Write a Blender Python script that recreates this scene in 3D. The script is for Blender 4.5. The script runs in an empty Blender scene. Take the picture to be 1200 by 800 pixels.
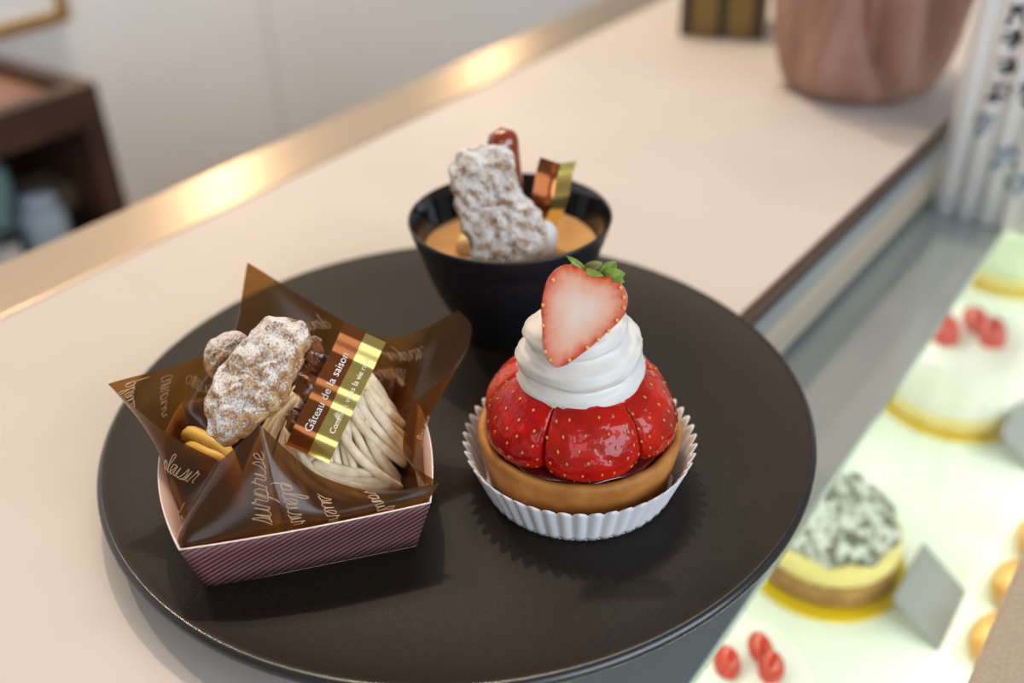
import bpy, math, random
from mathutils import Vector, Matrix, noise

PI = math.pi
SC = bpy.context.scene
COL = SC.collection
random.seed(7)

# ------------------------------------------------------------------ camera
cam_data = bpy.data.cameras.new('camera')
cam = bpy.data.objects.new('camera', cam_data)
COL.objects.link(cam)
cam_data.sensor_width = 36.0
cam_data.lens = 35.1
cam_data.clip_start = 0.01
cam_data.clip_end = 50
RT = Vector((0.99945194, -0.01808396, -0.02772716))
UP = Vector((0.03310325, 0.54599007, 0.8371374))
FW = Vector((0.0, 0.83759645, -0.54628947))
m3 = Matrix((RT, UP, -FW)).transposed()
cam.matrix_world = Matrix.Translation((0, 0, 0.2397)) @ m3.to_4x4()
cam_data.dof.use_dof = True
cam_data.dof.focus_distance = 0.308
cam_data.dof.aperture_fstop = 5.0
SC.camera = cam

# ------------------------------------------------------------------ view, world, lights
vs = SC.view_settings
vs.view_transform = 'Standard'
vs.look = 'None'
vs.gamma = 1.0
vs.use_curve_mapping = False
vs.exposure = 0.0

world = bpy.data.worlds.new('room light')
SC.world = world
world.use_nodes = True
bg = world.node_tree.nodes['Background']
bg.inputs['Color'].default_value = (0.95, 0.86, 0.76, 1)
bg.inputs['Strength'].default_value = 0.24


def aim(o, target):
    d = Vector(target) - o.location
    o.rotation_euler = d.to_track_quat('-Z', 'Y').to_euler()


def area(name, loc, target, sx, sy, power, color):
    l = bpy.data.lights.new(name, 'AREA')
    l.shape = 'RECTANGLE'
    l.size = sx
    l.size_y = sy
    l.energy = power
    l.color = color
    o = bpy.data.objects.new(name, l)
    COL.objects.link(o)
    o.location = loc
    aim(o, target)
    return o


def lamp(name, loc, power, color, radius):
    l = bpy.data.lights.new(name, 'POINT')
    l.energy = power
    l.color = color
    l.shadow_soft_size = radius
    o = bpy.data.objects.new(name, l)
    COL.objects.link(o)
    o.location = loc
    return o


area('window_and_fill_light', (1.75, -1.35, 1.0), (0.05, 0.3, 0.0), 2.4, 1.5, 60, (0.76, 0.88, 1.0))
area('window_and_fill_light', (-0.5, -2.3, 1.3), (0.05, 0.3, 0.0), 1.6, 1.4, 14, (0.88, 0.94, 1.0))  # added fill behind the camera to brighten the sign, not a window
area('aisle_fill_light', (-0.02, 1.35, 1.75), (-0.05, 1.40, 0.0), 1.3, 0.3, 18, (1.0, 0.90, 0.78))  # added overhead fill that brightens the back wall, no real fixture
lamp('ceiling_spot_light', (-0.22, 1.22, 1.75), 54, (1.0, 0.78, 0.54), 0.035)
lamp('ceiling_spot_light', (-1.05, 1.35, 1.75), 40, (1.0, 0.78, 0.54), 0.035)
lamp('wall_lamp_light', (-0.22, 2.05, 0.85), 8, (1.0, 0.74, 0.48), 0.05)
lamp('wall_lamp_light', (-0.48, 1.53, 0.43), 4.2, (1.0, 0.72, 0.42), 0.035)
lamp('wall_lamp_light', (-0.036, 2.10, 0.436), 2.2, (1.0, 0.72, 0.42), 0.04)


# ------------------------------------------------------------------ material helpers
def new_mat(name, color=(0.5, 0.5, 0.5), rough=0.5, metal=0.0, coat=0.0, sss=0.0, spec=0.5, trans=0.0):
    m = bpy.data.materials.new(name)
    m.use_nodes = True
    b = m.node_tree.nodes['Principled BSDF']
    b.inputs['Base Color'].default_value = (*color, 1)
    b.inputs['Roughness'].default_value = rough
    b.inputs['Metallic'].default_value = metal
    b.inputs['Coat Weight'].default_value = coat
    b.inputs['Coat Roughness'].default_value = 0.04
    b.inputs['Specular IOR Level'].default_value = spec
    b.inputs['Transmission Weight'].default_value = trans
    if sss:
        b.inputs['Subsurface Weight'].default_value = sss
        b.inputs['Subsurface Radius'].default_value = (0.004, 0.002, 0.001)
        b.inputs['Subsurface Scale'].default_value = 1.0
    return m


def nodes(m):
    nt = m.node_tree
    return nt, nt.nodes, nt.links, nt.nodes['Principled BSDF']


def add_noise(m, c1, c2, scale, detail=4, lo=0.35, hi=0.65, bump=0.0, bscale=None, dist=0.001, coord='Object'):
    nt, N, L, b = nodes(m)
    tc = N.new('ShaderNodeTexCoord')
    n = N.new('ShaderNodeTexNoise')
    n.inputs['Scale'].default_value = scale
    n.inputs['Detail'].default_value = detail
    L.new(tc.outputs[coord], n.inputs['Vector'])
    r = N.new('ShaderNodeValToRGB')
    r.color_ramp.elements[0].position = lo
    r.color_ramp.elements[1].position = hi
    r.color_ramp.elements[0].color = (*c1, 1)
    r.color_ramp.elements[1].color = (*c2, 1)
    L.new(n.outputs['Fac'], r.inputs['Fac'])
    L.new(r.outputs['Color'], b.inputs['Base Color'])
    if bump:
        n2 = N.new('ShaderNodeTexNoise')
        n2.inputs['Scale'].default_value = bscale or scale * 3
        n2.inputs['Detail'].default_value = 3
        L.new(tc.outputs[coord], n2.inputs['Vector'])
        bp = N.new('ShaderNodeBump')
        bp.inputs['Strength'].default_value = bump
        bp.inputs['Distance'].default_value = dist
        L.new(n2.outputs['Fac'], bp.inputs['Height'])
        L.new(bp.outputs['Normal'], b.inputs['Normal'])
    return m


def two_sided_fresnel(nt, ior, fac=1.0):
    N = nt.nodes; L = nt.links
    ge = N.new('ShaderNodeNewGeometry')
    mr = N.new('ShaderNodeMapRange')
    mr.inputs['To Min'].default_value = ior
    mr.inputs['To Max'].default_value = 1.0 / ior
    L.new(ge.outputs['Backfacing'], mr.inputs['Value'])
    fz = N.new('ShaderNodeFresnel')
    L.new(mr.outputs['Result'], fz.inputs['IOR'])
    mu = N.new('ShaderNodeMath'); mu.operation = 'MULTIPLY'; mu.inputs[1].default_value = fac
    L.new(fz.outputs['Fac'], mu.inputs[0])
    return mu.outputs[0]


# ------------------------------------------------------------------ mesh helpers
def link(o, parent=None):
    COL.objects.link(o)
    if parent is not None:
        o.parent = parent
        o.matrix_parent_inverse = Matrix.Identity(4)
    return o


def root_of(o):
    while o.parent:
        o = o.parent
    return o


def world_loc(o):
    v = Vector((0, 0, 0))
    while o:
        v += o.location
        o = o.parent
    return v


def mk(name, verts, faces, mats, parent=None, smooth=True, origin=None, fm=None, solid=0, bevel=0):
    """one mesh object from world-space vertices; origin = its location in world space"""
    if parent is not None and origin is None:
        org = world_loc(parent)
    elif origin is None:
        xs = [v[0] for v in verts]; ys = [v[1] for v in verts]; zs = [v[2] for v in verts]
        org = Vector(((min(xs) + max(xs)) / 2, (min(ys) + max(ys)) / 2, min(zs)))
    else:
        org = Vector(origin)
    me = bpy.data.meshes.new(name)
    me.from_pydata([tuple(Vector(v) - org) for v in verts], [], faces)
    if not isinstance(mats, (list, tuple)):
        mats = [mats]
    for m in mats:
        me.materials.append(m)
    if fm:
        me.polygons.foreach_set('material_index', fm)
    me.polygons.foreach_set('use_smooth', [smooth] * len(me.polygons))
    me.update()
    o = bpy.data.objects.new(name, me)
    link(o, parent)
    o.location = org - (world_loc(parent) if parent else Vector((0, 0, 0)))
    if solid:
        s = o.modifiers.new('thickness', 'SOLIDIFY')
        s.thickness = solid
        s.offset = -1
    if bevel:
        bv = o.modifiers.new('bevel', 'BEVEL')
        bv.width = bevel
        bv.segments = 2
        bv.limit_method = 'ANGLE'
    return o


def empty(name, loc):
    o = bpy.data.objects.new(name, None)
    o.empty_display_size = 0.01
    COL.objects.link(o)
    o.location = loc
    return o


def tag(o, label=None, cat=None, group=None, kind=None):
    if label: o['label'] = label
    if cat: o['category'] = cat
    if group: o['group'] = group
    if kind: o['kind'] = kind
    return o


class MB:
    def __init__(self):
        self.v = []
        self.f = []
        self.m = []

    def add(self, verts, faces, mi=0):
        k = len(self.v)
        self.v += [Vector(x) for x in verts]
        self.f += [tuple(i + k for i in fc) for fc in faces]
        self.m += [mi] * len(faces)

    def build(self, name, mats, parent=None, **kw):
        return mk(name, self.v, self.f, mats, parent, fm=self.m, **kw)


def prism(poly, z0, z1):
    n = len(poly)
    v = [(p[0], p[1], z0) for p in poly] + [(p[0], p[1], z1) for p in poly]
    f = [tuple(range(n - 1, -1, -1)), tuple(range(n, 2 * n))]
    f += [(i, (i + 1) % n, n + (i + 1) % n, n + i) for i in range(n)]
    return v, f


def obox(c, ax, ay, az, hx, hy, hz):
    c = Vector(c); ax = Vector(ax); ay = Vector(ay); az = Vector(az)
    v = [c + ax * (sx * hx) + ay * (sy * hy) + az * (sz * hz) for sz in (-1, 1) for sy in (-1, 1) for sx in (-1, 1)]
    f = [(0, 2, 3, 1), (4, 5, 7, 6), (0, 1, 5, 4), (2, 6, 7, 3), (0, 4, 6, 2), (1, 3, 7, 5)]
    return v, f


def lathe(profile, c, n=64, rfun=None, close=False):
    """profile (r, z) from bottom to top; outward normals when going up on the outside"""
    v = []; f = []
    for r, z in profile:
        for i in range(n):
            a = 2 * PI * i / n
            rr, zz = (r, z) if rfun is None else rfun(r, z, a)
            v.append((c[0] + rr * math.cos(a), c[1] + rr * math.sin(a), c[2] + zz))
    k = len(profile)
    for j in range(k - 1):
        for i in range(n):
            i2 = (i + 1) % n
            f.append((j * n + i, j * n + i2, (j + 1) * n + i2, (j + 1) * n + i))
    if close:
        f.append(tuple(range(n - 1, -1, -1)))
        f.append(tuple((k - 1) * n + i for i in range(n)))
    return v, f


def tube(pts, r, sides=6, cap=True, squash=1.0):
    pts = [Vector(p) for p in pts]
    n = len(pts)
    v = []; f = []
    prev = None
    for i, p in enumerate(pts):
        t = (pts[min(i + 1, n - 1)] - pts[max(i - 1, 0)])
        if t.length < 1e-9: t = Vector((0, 0, 1))
        t.normalize()
        if prev is None:
            a = Vector((0, 0, 1)) if abs(t.z) < 0.9 else Vector((1, 0, 0))
        else:
            a = prev
        b = (a - t * a.dot(t))
        b.normalize()
        prev = b
        c = t.cross(b)
        rr = r(i / (n - 1)) if callable(r) else r
        for k in range(sides):
            an = 2 * PI * k / sides
            v.append(p + b * (rr * squash * math.cos(an)) + c * (rr * math.sin(an)))
    for i in range(n - 1):
        for k in range(sides):
            k2 = (k + 1) % sides
            f.append((i * sides + k, i * sides + k2, (i + 1) * sides + k2, (i + 1) * sides + k))
    if cap:
        f.append(tuple(range(sides - 1, -1, -1)))
        f.append(tuple((n - 1) * sides + k for k in range(sides)))
    return v, f


def catmull(P, per=6, closed=False):
    P = [Vector(p) for p in P]
    n = len(P)
    out = []
    rng = n if closed else n - 1
    for i in range(rng):
        if closed:
            a, b, c, d = P[(i - 1) % n], P[i], P[(i + 1) % n], P[(i + 2) % n]
        else:
            a, b, c, d = P[max(i - 1, 0)], P[i], P[i + 1], P[min(i + 2, n - 1)]
        for k in range(per):
            t = k / per
            out.append(0.5 * ((2 * b) + (c - a) * t + (2 * a - 5 * b + 4 * c - d) * t * t + (3 * b - a - 3 * c + d) * t ** 3))
    if not closed:
        out.append(P[-1])
    return out


def ellipsoid(c, ax, ay, az, rx, ry, rz, nu=16, nv=10, fn=None):
    c = Vector(c); ax = Vector(ax); ay = Vector(ay); az = Vector(az)
    v = []; f = []
    for j in range(1, nv):
        ph = PI * j / nv - PI / 2
        for i in range(nu):
            th = 2 * PI * i / nu
            p = Vector((math.cos(ph) * math.cos(th), math.cos(ph) * math.sin(th), math.sin(ph)))
            s = 1.0 if fn is None else fn(p)
            v.append(c + ax * (p.x * rx * s) + ay * (p.y * ry * s) + az * (p.z * rz * s))
    b = len(v)
    v.append(c - az * rz * (1 if fn is None else fn(Vector((0, 0, -1)))))
    v.append(c + az * rz * (1 if fn is None else fn(Vector((0, 0, 1)))))
    for j in range(nv - 2):
        for i in range(nu):
            i2 = (i + 1) % nu
            f.append((j * nu + i, j * nu + i2, (j + 1) * nu + i2, (j + 1) * nu + i))
    for i in range(nu):
        i2 = (i + 1) % nu
        f.append((b, i2, i))
        f.append((b + 1, (nv - 2) * nu + i, (nv - 2) * nu + i2))
    return v, f


def slab_from_outline(outline, O, e1, e2, e3, hf, hb, rings=14, amp=0.0, fs=300.0, seed=0.0, edge_amp=0.0, per=4, flat=False):
    """a lumpy solid with the given 2D outline: domed hf to the front (+e3) and hb to the back"""
    O = Vector(O); e1 = Vector(e1); e2 = Vector(e2); e3 = Vector(e3)
    pts = catmull([(x, y, 0) for x, y in outline], per, True)
    n = len(pts)
    cx = sum(p.x for p in pts) / n; cy = sum(p.y for p in pts) / n
    v = []; f = []; tone = []
    cen = Vector((cx, cy, 0))

    def P(p2, s, h):
        q = cen + (p2 - cen) * s
        z = h * math.sqrt(max(0.0, 1 - s ** 2.6))
        X = O + e1 * q.x + e2 * q.y + e3 * z
        if amp:
            nv_ = noise.fractal(X * fs + Vector((seed, seed, seed)), 0.9, 2.1, 5)
            X = X + e3 * (amp * nv_ * (1 if h >= 0 else -1))
            nd = noise.noise(X * fs * 0.7 + Vector((seed + 9, 0, 0)))
            X = X + (e1 * (q.x - cx) + e2 * (q.y - cy)) * (edge_amp * nd)
        return X
    levels = []
    for j in range(rings):                       # front centre -> rim
        levels.append((math.sin((j + 0.5) / rings * PI / 2), hf))
    levels.append((1.0, 0.0))
    for j in range(rings - 1, -1, -1):
        levels.append((math.sin((j + 0.5) / rings * PI / 2), -hb))
    for s, h in levels:
        for p in pts:
            v.append(P(p, s, h)); tone.append(s if h > 0 or s == 1.0 else 1.0)
    k = len(levels)
    for j in range(k - 1):
        for i in range(n):
            i2 = (i + 1) % n
            f.append((j * n + i, (j + 1) * n + i, (j + 1) * n + i2, j * n + i2))
    v.append(P(cen, 0, hf)); tone.append(0.0)
    v.append(P(cen, 0, -hb)); tone.append(1.0)
    for i in range(n):
        i2 = (i + 1) % n
        f.append((k * n, i, i2))
        f.append((k * n + 1, (k - 1) * n + i2, (k - 1) * n + i))
    return v, f, tone


def frame(e3, roll=0.0):
    e3 = Vector(e3).normalized()
    e1 = Vector((1, 0, 0)); e1 = (e1 - e3 * e1.dot(e3)).normalized()
    e2 = e3.cross(e1)
    c, s = math.cos(roll), math.sin(roll)
    return e1 * c + e2 * s, e2 * c - e1 * s, e3


def spts(o, attr, vals):
    a = o.data.attributes.new(attr, 'FLOAT', 'POINT')
    a.data.foreach_set('value', vals)


# ------------------------------------------------------------------ directions of the counter
U3 = Vector((0.599, 0.8007, 0.0))          # along the counter
N3 = Vector((0.8007, -0.599, 0.0))         # across it, towards the customers


def un(u, n, z=0.0):
    return U3 * u + N3 * n + Vector((0, 0, z))


# ------------------------------------------------------------------ the setting
M_floor = add_noise(new_mat('floor stone', (0.3, 0.26, 0.22), 0.5), (0.30, 0.26, 0.22), (0.38, 0.33, 0.28), 4)
v, f = prism([(-4, -3), (4, -3), (4, 5), (-4, 5)], -0.95, -0.90)
tag(mk('floor', v, f, M_floor, smooth=False), kind='structure')

M_wall = add_noise(new_mat('white cabinet lacquer', (0.8, 0.77, 0.75), 0.38), (0.87, 0.84, 0.82), (0.90, 0.87, 0.85), 3)
M_gap = new_mat('dark joint', (0.42, 0.38, 0.33), 0.8)
WN = -1.30
b_ = [un(-0.6, WN - 0.03), un(3.4, WN - 0.03), un(3.4, WN - 0.09), un(-0.6, WN - 0.09)]
v, f = prism([(p.x, p.y) for p in b_], -0.90, 0.9)
wall = tag(mk('wall_back', v, f, M_gap, smooth=False), kind='structure')
u0 = 1.10 - 0.505 * 4
for k in range(9):
    c = un(u0 + 0.505 * (k + 0.5), WN - 0.016, -0.02)
    v, f = obox(c, U3, N3, (0, 0, 1), 0.2505, 0.0148, 0.86)
    mk('wall_panel', v, f, M_wall, wall, smooth=False, bevel=0.003)

# dark wooden shelf unit in front of the wall, open to the front
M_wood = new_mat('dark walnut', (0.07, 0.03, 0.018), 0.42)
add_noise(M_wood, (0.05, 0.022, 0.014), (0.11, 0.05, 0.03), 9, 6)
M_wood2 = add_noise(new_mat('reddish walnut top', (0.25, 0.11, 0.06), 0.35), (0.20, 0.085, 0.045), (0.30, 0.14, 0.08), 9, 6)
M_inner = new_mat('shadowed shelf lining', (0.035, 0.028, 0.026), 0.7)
SH0, SH1 = -0.1, 0.596
SN = -1.0
SD = 0.28
sh = empty('wooden_shelf', un((SH0 + SH1) / 2, SN - SD / 2, -0.90))
tag(sh, 'dark walnut open shelf unit behind the counter, left end of the back wall', 'shelf')


def sbox(name, ua, ub, na, nb, za, zb, m, par=sh, bev=0.003):
    c = un((ua + ub) / 2, (na + nb) / 2, (za + zb) / 2)
    v, f = obox(c, U3, N3, (0, 0, 1), abs(ub - ua) / 2, abs(nb - na) / 2, abs(zb - za) / 2)
    return mk(name, v, f, m, par, smooth=False, bevel=bev)


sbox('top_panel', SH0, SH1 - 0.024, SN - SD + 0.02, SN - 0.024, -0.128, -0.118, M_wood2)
sbox('top_rail', SH0, SH1, SN - 0.022, SN, -0.150, -0.105, M_wood)
sbox('top_rail', SH0, SH1, SN - SD, SN - SD + 0.018, -0.150, -0.105, M_wood)
sbox('side_panel', SH1 - 0.022, SH1, SN - SD + 0.018, SN - 0.022, -0.90, -0.105, M_wood)
sbox('post', SH1 - 0.028, SH1, SN - 0.022, SN, -0.90, -0.150, M_wood)
sbox('side_panel', SH0 - 0.02, SH0, SN - SD, SN, -0.90, -0.105, M_wood)
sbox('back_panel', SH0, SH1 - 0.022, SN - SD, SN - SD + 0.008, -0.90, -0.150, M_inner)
sbox('shelf_board', SH0, SH1 - 0.022, SN - SD + 0.008, SN - 0.004, -0.335, -0.318, M_wood)
sbox('shelf_board', SH0, SH1 - 0.022, SN - SD + 0.008, SN - 0.004, -0.60, -0.583, M_wood)
# things in the shelf
M_tin = new_mat('grey-blue tin', (0.30, 0.46, 0.46), 0.35)
M_glassjar = new_mat('pale jar', (0.50, 0.60, 0.72), 0.25)
M_blk = new_mat('black canister', (0.02, 0.02, 0.022), 0.4)
M_brn = new_mat('brown carton', (0.20, 0.135, 0.08), 0.6)
prof = [(0, 0), (0.040, 0.0), (0.044, 0.004), (0.044, 0.095), (0.040, 0.104), (0.034, 0.106), (0.034, 0.122), (0.030, 0.126), (0, 0.126)]
jar_specs = [('tea_tin', 0.484, -1.105, M_tin, 'teal grey round tin at the back of the dark shelf compartment', .76, 1.20),
             ('glass_jar', 0.512, -1.040, M_glassjar, 'pale blue jar in front of the teal tin in the dark shelf', .58, .80)]
for nm, uu, nn, mm, lab, s, sz in jar_specs:
    c = un(uu, nn, -0.318)
    j = empty(nm, c); tag(j, lab, 'jar')
    v, f = lathe([(r * s, z * sz) for r, z in prof[:6]], c, 32); mk('body', v, f, mm, j)
    v, f = lathe([(0, 0.104 * sz)] + [(r * s, z * sz) for r, z in prof[5:]], c, 32); mk('lid', v, f, mm, j)
c = un(0.566, -1.105, -0.318)
kt = empty('carton', c); tag(kt, 'low brown carton with a black front panel beside the right post of the shelf', 'box')
v, f = obox(c + Vector((0, 0, 0.041)), U3, N3, (0, 0, 1), 0.030, 0.035, 0.041); mk('carton_body', v, f, M_brn, kt, smooth=False, bevel=0.003)
v, f = obox(c + N3 * 0.0358 + Vector((0, 0, 0.032)), U3, N3, (0, 0, 1), 0.022, 0.0006, 0.024); mk('front_panel', v, f, M_blk, kt, smooth=False)
c = un(0.452, -1.030, -0.318)
j = empty('white_pot', c); tag(j, 'small white pot with a black rim at the front left of the shelf compartment', 'pot')
v, f = lathe([(0, 0), (0.017, 0), (0.021, 0.01), (0.0225, 0.04), (0.018, 0.062), (0.0165, 0.070), (0, 0.070)], c, 32)
mk('body', v, f, new_mat('white pot', (0.75, 0.75, 0.75), 0.3), j)
v, f = lathe([(0.0165, 0.0702), (0.019, 0.0702), (0.019, 0.076), (0.0155, 0.076), (0.0155, 0.0702), (0.0165, 0.0702)], c, 32); mk('rim', v, f, M_blk, j)

# gold framed white board on the wall
M_gold = new_mat('gold frame', (0.78, 0.50, 0.16), 0.28, 1.0)
M_paper = new_mat('white paper', (0.82, 0.81, 0.80), 0.6)
fr = empty('framed_board', un(0.50, WN, -0.12)); tag(fr, 'white board in a thin gold frame hanging above the dark shelf', 'frame')


def fbox(name, ua, ub, za, zb, na, nb, m):
    c = un((ua + ub) / 2, (na + nb) / 2, (za + zb) / 2)
    v, f = obox(c, U3, N3, (0, 0, 1), (ub - ua) / 2, (nb - na) / 2, (zb - za) / 2)
    mk(name, v, f, m, fr, smooth=False, bevel=0.002)


fbox('board', 0.262, 0.738, -0.10, 0.218, WN, WN + 0.012, M_paper)
fbox('frame_bottom', 0.25, 0.752, -0.114, -0.10, WN, WN + 0.020, M_gold)
fbox('frame_top', 0.25, 0.752, 0.218, 0.230, WN, WN + 0.020, M_gold)
fbox('frame_side', 0.738, 0.752, -0.10, 0.218, WN, WN + 0.020, M_gold)
fbox('frame_side', 0.25, 0.262, -0.10, 0.218, WN, WN + 0.020, M_gold)

# ------------------------------------------------------------------ counter
M_top = add_noise(new_mat('cream solid surface', (0.70, 0.60, 0.53), 0.45), (0.55, 0.495, 0.462), (0.58, 0.523, 0.488), 14, 4, bump=0.02, bscale=900, dist=0.0004)
M_brass = new_mat('brushed champagne metal', (0.52, 0.41, 0.30), 0.30, 1.0)
nt, N, L, b = nodes(M_brass)
tc = N.new('ShaderNodeTexCoord'); mp = N.new('ShaderNodeMapping')
mp.inputs['Rotation'].default_value = (0, 0, -math.atan2(U3.y, U3.x))
mp.inputs['Scale'].default_value = (4, 900, 4)
n1 = N.new('ShaderNodeTexNoise'); n1.inputs['Scale'].default_value = 1.0; n1.inputs['Detail'].default_value = 3
L.new(tc.outputs['Object'], mp.inputs['Vector']); L.new(mp.outputs['Vector'], n1.inputs['Vector'])
bp = N.new('ShaderNodeBump'); bp.inputs['Strength'].default_value = 0.25; bp.inputs['Distance'].default_value = 0.0003
L.new(n1.outputs['Fac'], bp.inputs['Height']); L.new(bp.outputs['Normal'], b.inputs['Normal'])
M_bronze = new_mat('dark bronze edge', (0.13, 0.065, 0.045), 0.35, 0.6)
M_dark = new_mat('black recess', (0.012, 0.012, 0.014), 0.5)
M_steel = new_mat('satin champagne rail', (0.52, 0.44, 0.34), 0.42, 0.35)
M_steel_t = new_mat('sky tinted rail lip', (0.38, 0.42, 0.44), 0.30, 0.6)  # sky reflection put into the steel's colour as a blue tint
M_panel = add_noise(new_mat('counter front laminate', (0.3, 0.27, 0.24), 0.5), (0.3, 0.27, 0.24), (0.33, 0.3, 0.26), 5)

E0, E1 = Vector((-0.33, -0.160, 0)), Vector((0.59, 0.995, 0))       # customers' edge (measured)
B0, B1 = Vector((-0.60, -0.090, 0)), Vector((0.35, 1.205, 0))         # staff edge
# exact lines through measured points
de = Vector((0.1746, 0.2192, 0)).normalized(); pe = Vector((0.1052, 0.386, 0))
db = Vector((0.3852, 0.5250, 0)).normalized(); pb = Vector((-0.2393, 0.4018, 0))
dt = Vector((0.3532, 0.4790, 0)).normalized(); pt_ = Vector((-0.2610, 0.4547, 0))
E0, E1 = pe - de * 0.60, pe + de * 0.80
B0, B1 = pb - db * 0.45, pb + db * 1.00
T0, T1 = pt_ - dt * 0.45, pt_ + dt * 1.00
ne = Vector((de.y, -de.x, 0))

co = empty('counter', (0.05, 0.45, -0.90))
tag(co, 'cream topped service counter with a champagne metal ledge along its back edge', 'counter')
g = 0.0006
v, f = prism([(B0.x, B0.y), (E0.x, E0.y), (E1.x, E1.y), (B1.x, B1.y)], -0.03, 0.0)
mk('countertop', v, f, M_top, co, smooth=False, bevel=0.0008)
q0, q1 = B0 - Vector((db.y, -db.x, 0)) * g, B1 - Vector((db.y, -db.x, 0)) * g
v, f = prism([(T0.x, T0.y), (q0.x, q0.y), (q1.x, q1.y), (T1.x, T1.y)], -0.03, 0.0005)
mk('metal_ledge', v, f, M_brass, co, smooth=False, bevel=0.0003)


def strip(name, o0, o1, z0, z1, m, par, tilt=0.0):
    """a bar along the customers' edge, from offset o0 to o1 outside it"""
    a, b_, c, d = E0 + ne * o0, E0 + ne * o1, E1 + ne * o1, E1 + ne * o0
    v, f = prism([(a.x, a.y), (b_.x, b_.y), (c.x, c.y), (d.x, d.y)], z0, z1)
    if tilt:
        for i in (5, 6):
            v[i] = (v[i][0] - ne.x * tilt, v[i][1] - ne.y * tilt, v[i][2])
    return mk(name, v, f, m, par, smooth=False, bevel=0.0006)


strip('bronze_edge', 0.0004, 0.0030, -0.0085, 0.0002, M_bronze, co)
strip('recess', 0.0004, 0.0012, -0.051, -0.0086, M_dark, co)
strip('steel_rail_top', 0.0013, 0.0052, -0.0200, -0.0130, M_steel_t, co, tilt=0.0034)
strip('steel_rail', 0.0013, 0.0054, -0.0440, -0.0202, M_steel, co)
base = [T0 + Vector((0.03, -0.02, 0)), E0 - ne * 0.190, E1 - ne * 0.190, T1 + Vector((0.03, -0.02, 0))]
v, f = prism([(p.x, p.y) for p in base], -0.90, -0.0305)
mk('counter_body', v, f, M_panel, co, smooth=False)

# ------------------------------------------------------------------ display case (customers' side, lower)
M_glass = bpy.data.materials.new('case glass')
M_glass.use_nodes = True
nt = M_glass.node_tree; N = nt.nodes; L = nt.links
for x in list(N): N.remove(x)
out = N.new('ShaderNodeOutputMaterial'); mx = N.new('ShaderNodeMixShader'); tr = N.new('ShaderNodeBsdfTransparent'); gl = N.new('ShaderNodeBsdfGlossy')
tr.inputs['Color'].default_value = (0.955, 0.985, 0.945, 1); gl.inputs['Roughness'].default_value = 0.02
L.new(two_sided_fresnel(nt, 1.45), mx.inputs['Fac']); L.new(tr.outputs['BSDF'], mx.inputs[1]); L.new(gl.outputs['BSDF'], mx.inputs[2]); L.new(mx.outputs['Shader'], out.inputs['Surface'])
M_steel2 = new_mat('polished grey case top', (0.50, 0.53, 0.52), 0.20, 0.35)
add_noise(M_steel2, (0.32, 0.36, 0.36), (0.39, 0.43, 0.42), 7, 3)
M_frame = add_noise(new_mat('beige metal case frame', (0.42, 0.34, 0.27), 0.45, 0.2), (0.40, 0.325, 0.26), (0.46, 0.38, 0.31), 900, 2)
M_tray = add_noise(new_mat('white glossy shelf', (0.80, 0.86, 0.78), 0.25), (0.77, 0.84, 0.74), (0.86, 0.88, 0.84), 6)
M_led = bpy.data.materials.new('led strip light'); M_led.use_nodes = True
nb = M_led.node_tree.nodes['Principled BSDF']; nb.inputs['Emission Color'].default_value = (0.97, 1.0, 0.92, 1); nb.inputs['Emission Strength'].default_value = 7.5

GZ = -0.050
dc_n0, dc_n1, dc_n2, dc_n3 = -0.1405, -0.0885, -0.0115, 0.040
CU0, CU1 = -0.15, 1.25
case = empty('display_case', un(0.5, -0.05, -0.90)); tag(case, 'glass topped cake display case lit inside, along the front of the counter', 'display case')
# small skew so that the case runs along the measured direction of its edges
SK = Vector((0.6065, 0.7951, 0.0))
SKN = Vector((0.7951, -0.6065, 0.0))
O_c = Vector((0.0584, 0.2247, 0.0)) - SK * (0.22)


def cs(a, n, z=0.0):
    """a along the case, n across it from the edge of its steel strip"""
    return O_c + SK * a + SKN * n + Vector((0, 0, z))


def cbox(name, a0, a1, n0, n1, z0, z1, m, bev=0.0008, par=case):
    c = cs((a0 + a1) / 2, (n0 + n1) / 2, (z0 + z1) / 2)
    v, f = obox(c, SK, SKN, (0, 0, 1), (a1 - a0) / 2, (n1 - n0) / 2, (z1 - z0) / 2)
    return mk(name, v, f, m, par, smooth=False, bevel=bev)


A0, A1 = -0.25, 1.05
cbox('steel_strip', A0, A1, -0.062, 0.0, GZ - 0.006, GZ, M_steel2)
cbox('glass_pane', A0, A1, 0.0002, 0.0772, GZ - 0.006, GZ - 0.0002, M_glass)
cbox('front_frame', A0, A1, 0.0775, 0.130, GZ - 0.030, GZ + 0.0005, M_frame, 0.002)
cbox('front_glass', A0, A1, 0.110, 0.115, -0.42, GZ - 0.031, M_glass)
SZ = -0.170
cbox('cake_shelf', A0, A1, -0.187, 0.105, SZ - 0.008, SZ, M_tray, 0.001)
cbox('case_back', A0, A1, -0.197, -0.188, -0.42, GZ - 0.007, M_tray)
cbox('case_end', A0 - 0.01, A0 - 0.001, -0.197, 0.115, -0.42, GZ - 0.007, M_tray)
cbox('case_end', A1 + 0.001, A1 + 0.01, -0.197, 0.115, -0.42, GZ - 0.007, M_tray)
cbox('case_base', A0, A1, -0.197, 0.115, -0.90, -0.43, M_panel)
cbox('light_strip', A0 + 0.05, A1 - 0.05, -0.058, -0.040, GZ - 0.0125, GZ - 0.0065, M_led)
cbox('light_strip', A0 + 0.05, A1 - 0.05, 0.082, 0.100, GZ - 0.0365, GZ - 0.0305, M_led)

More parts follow.
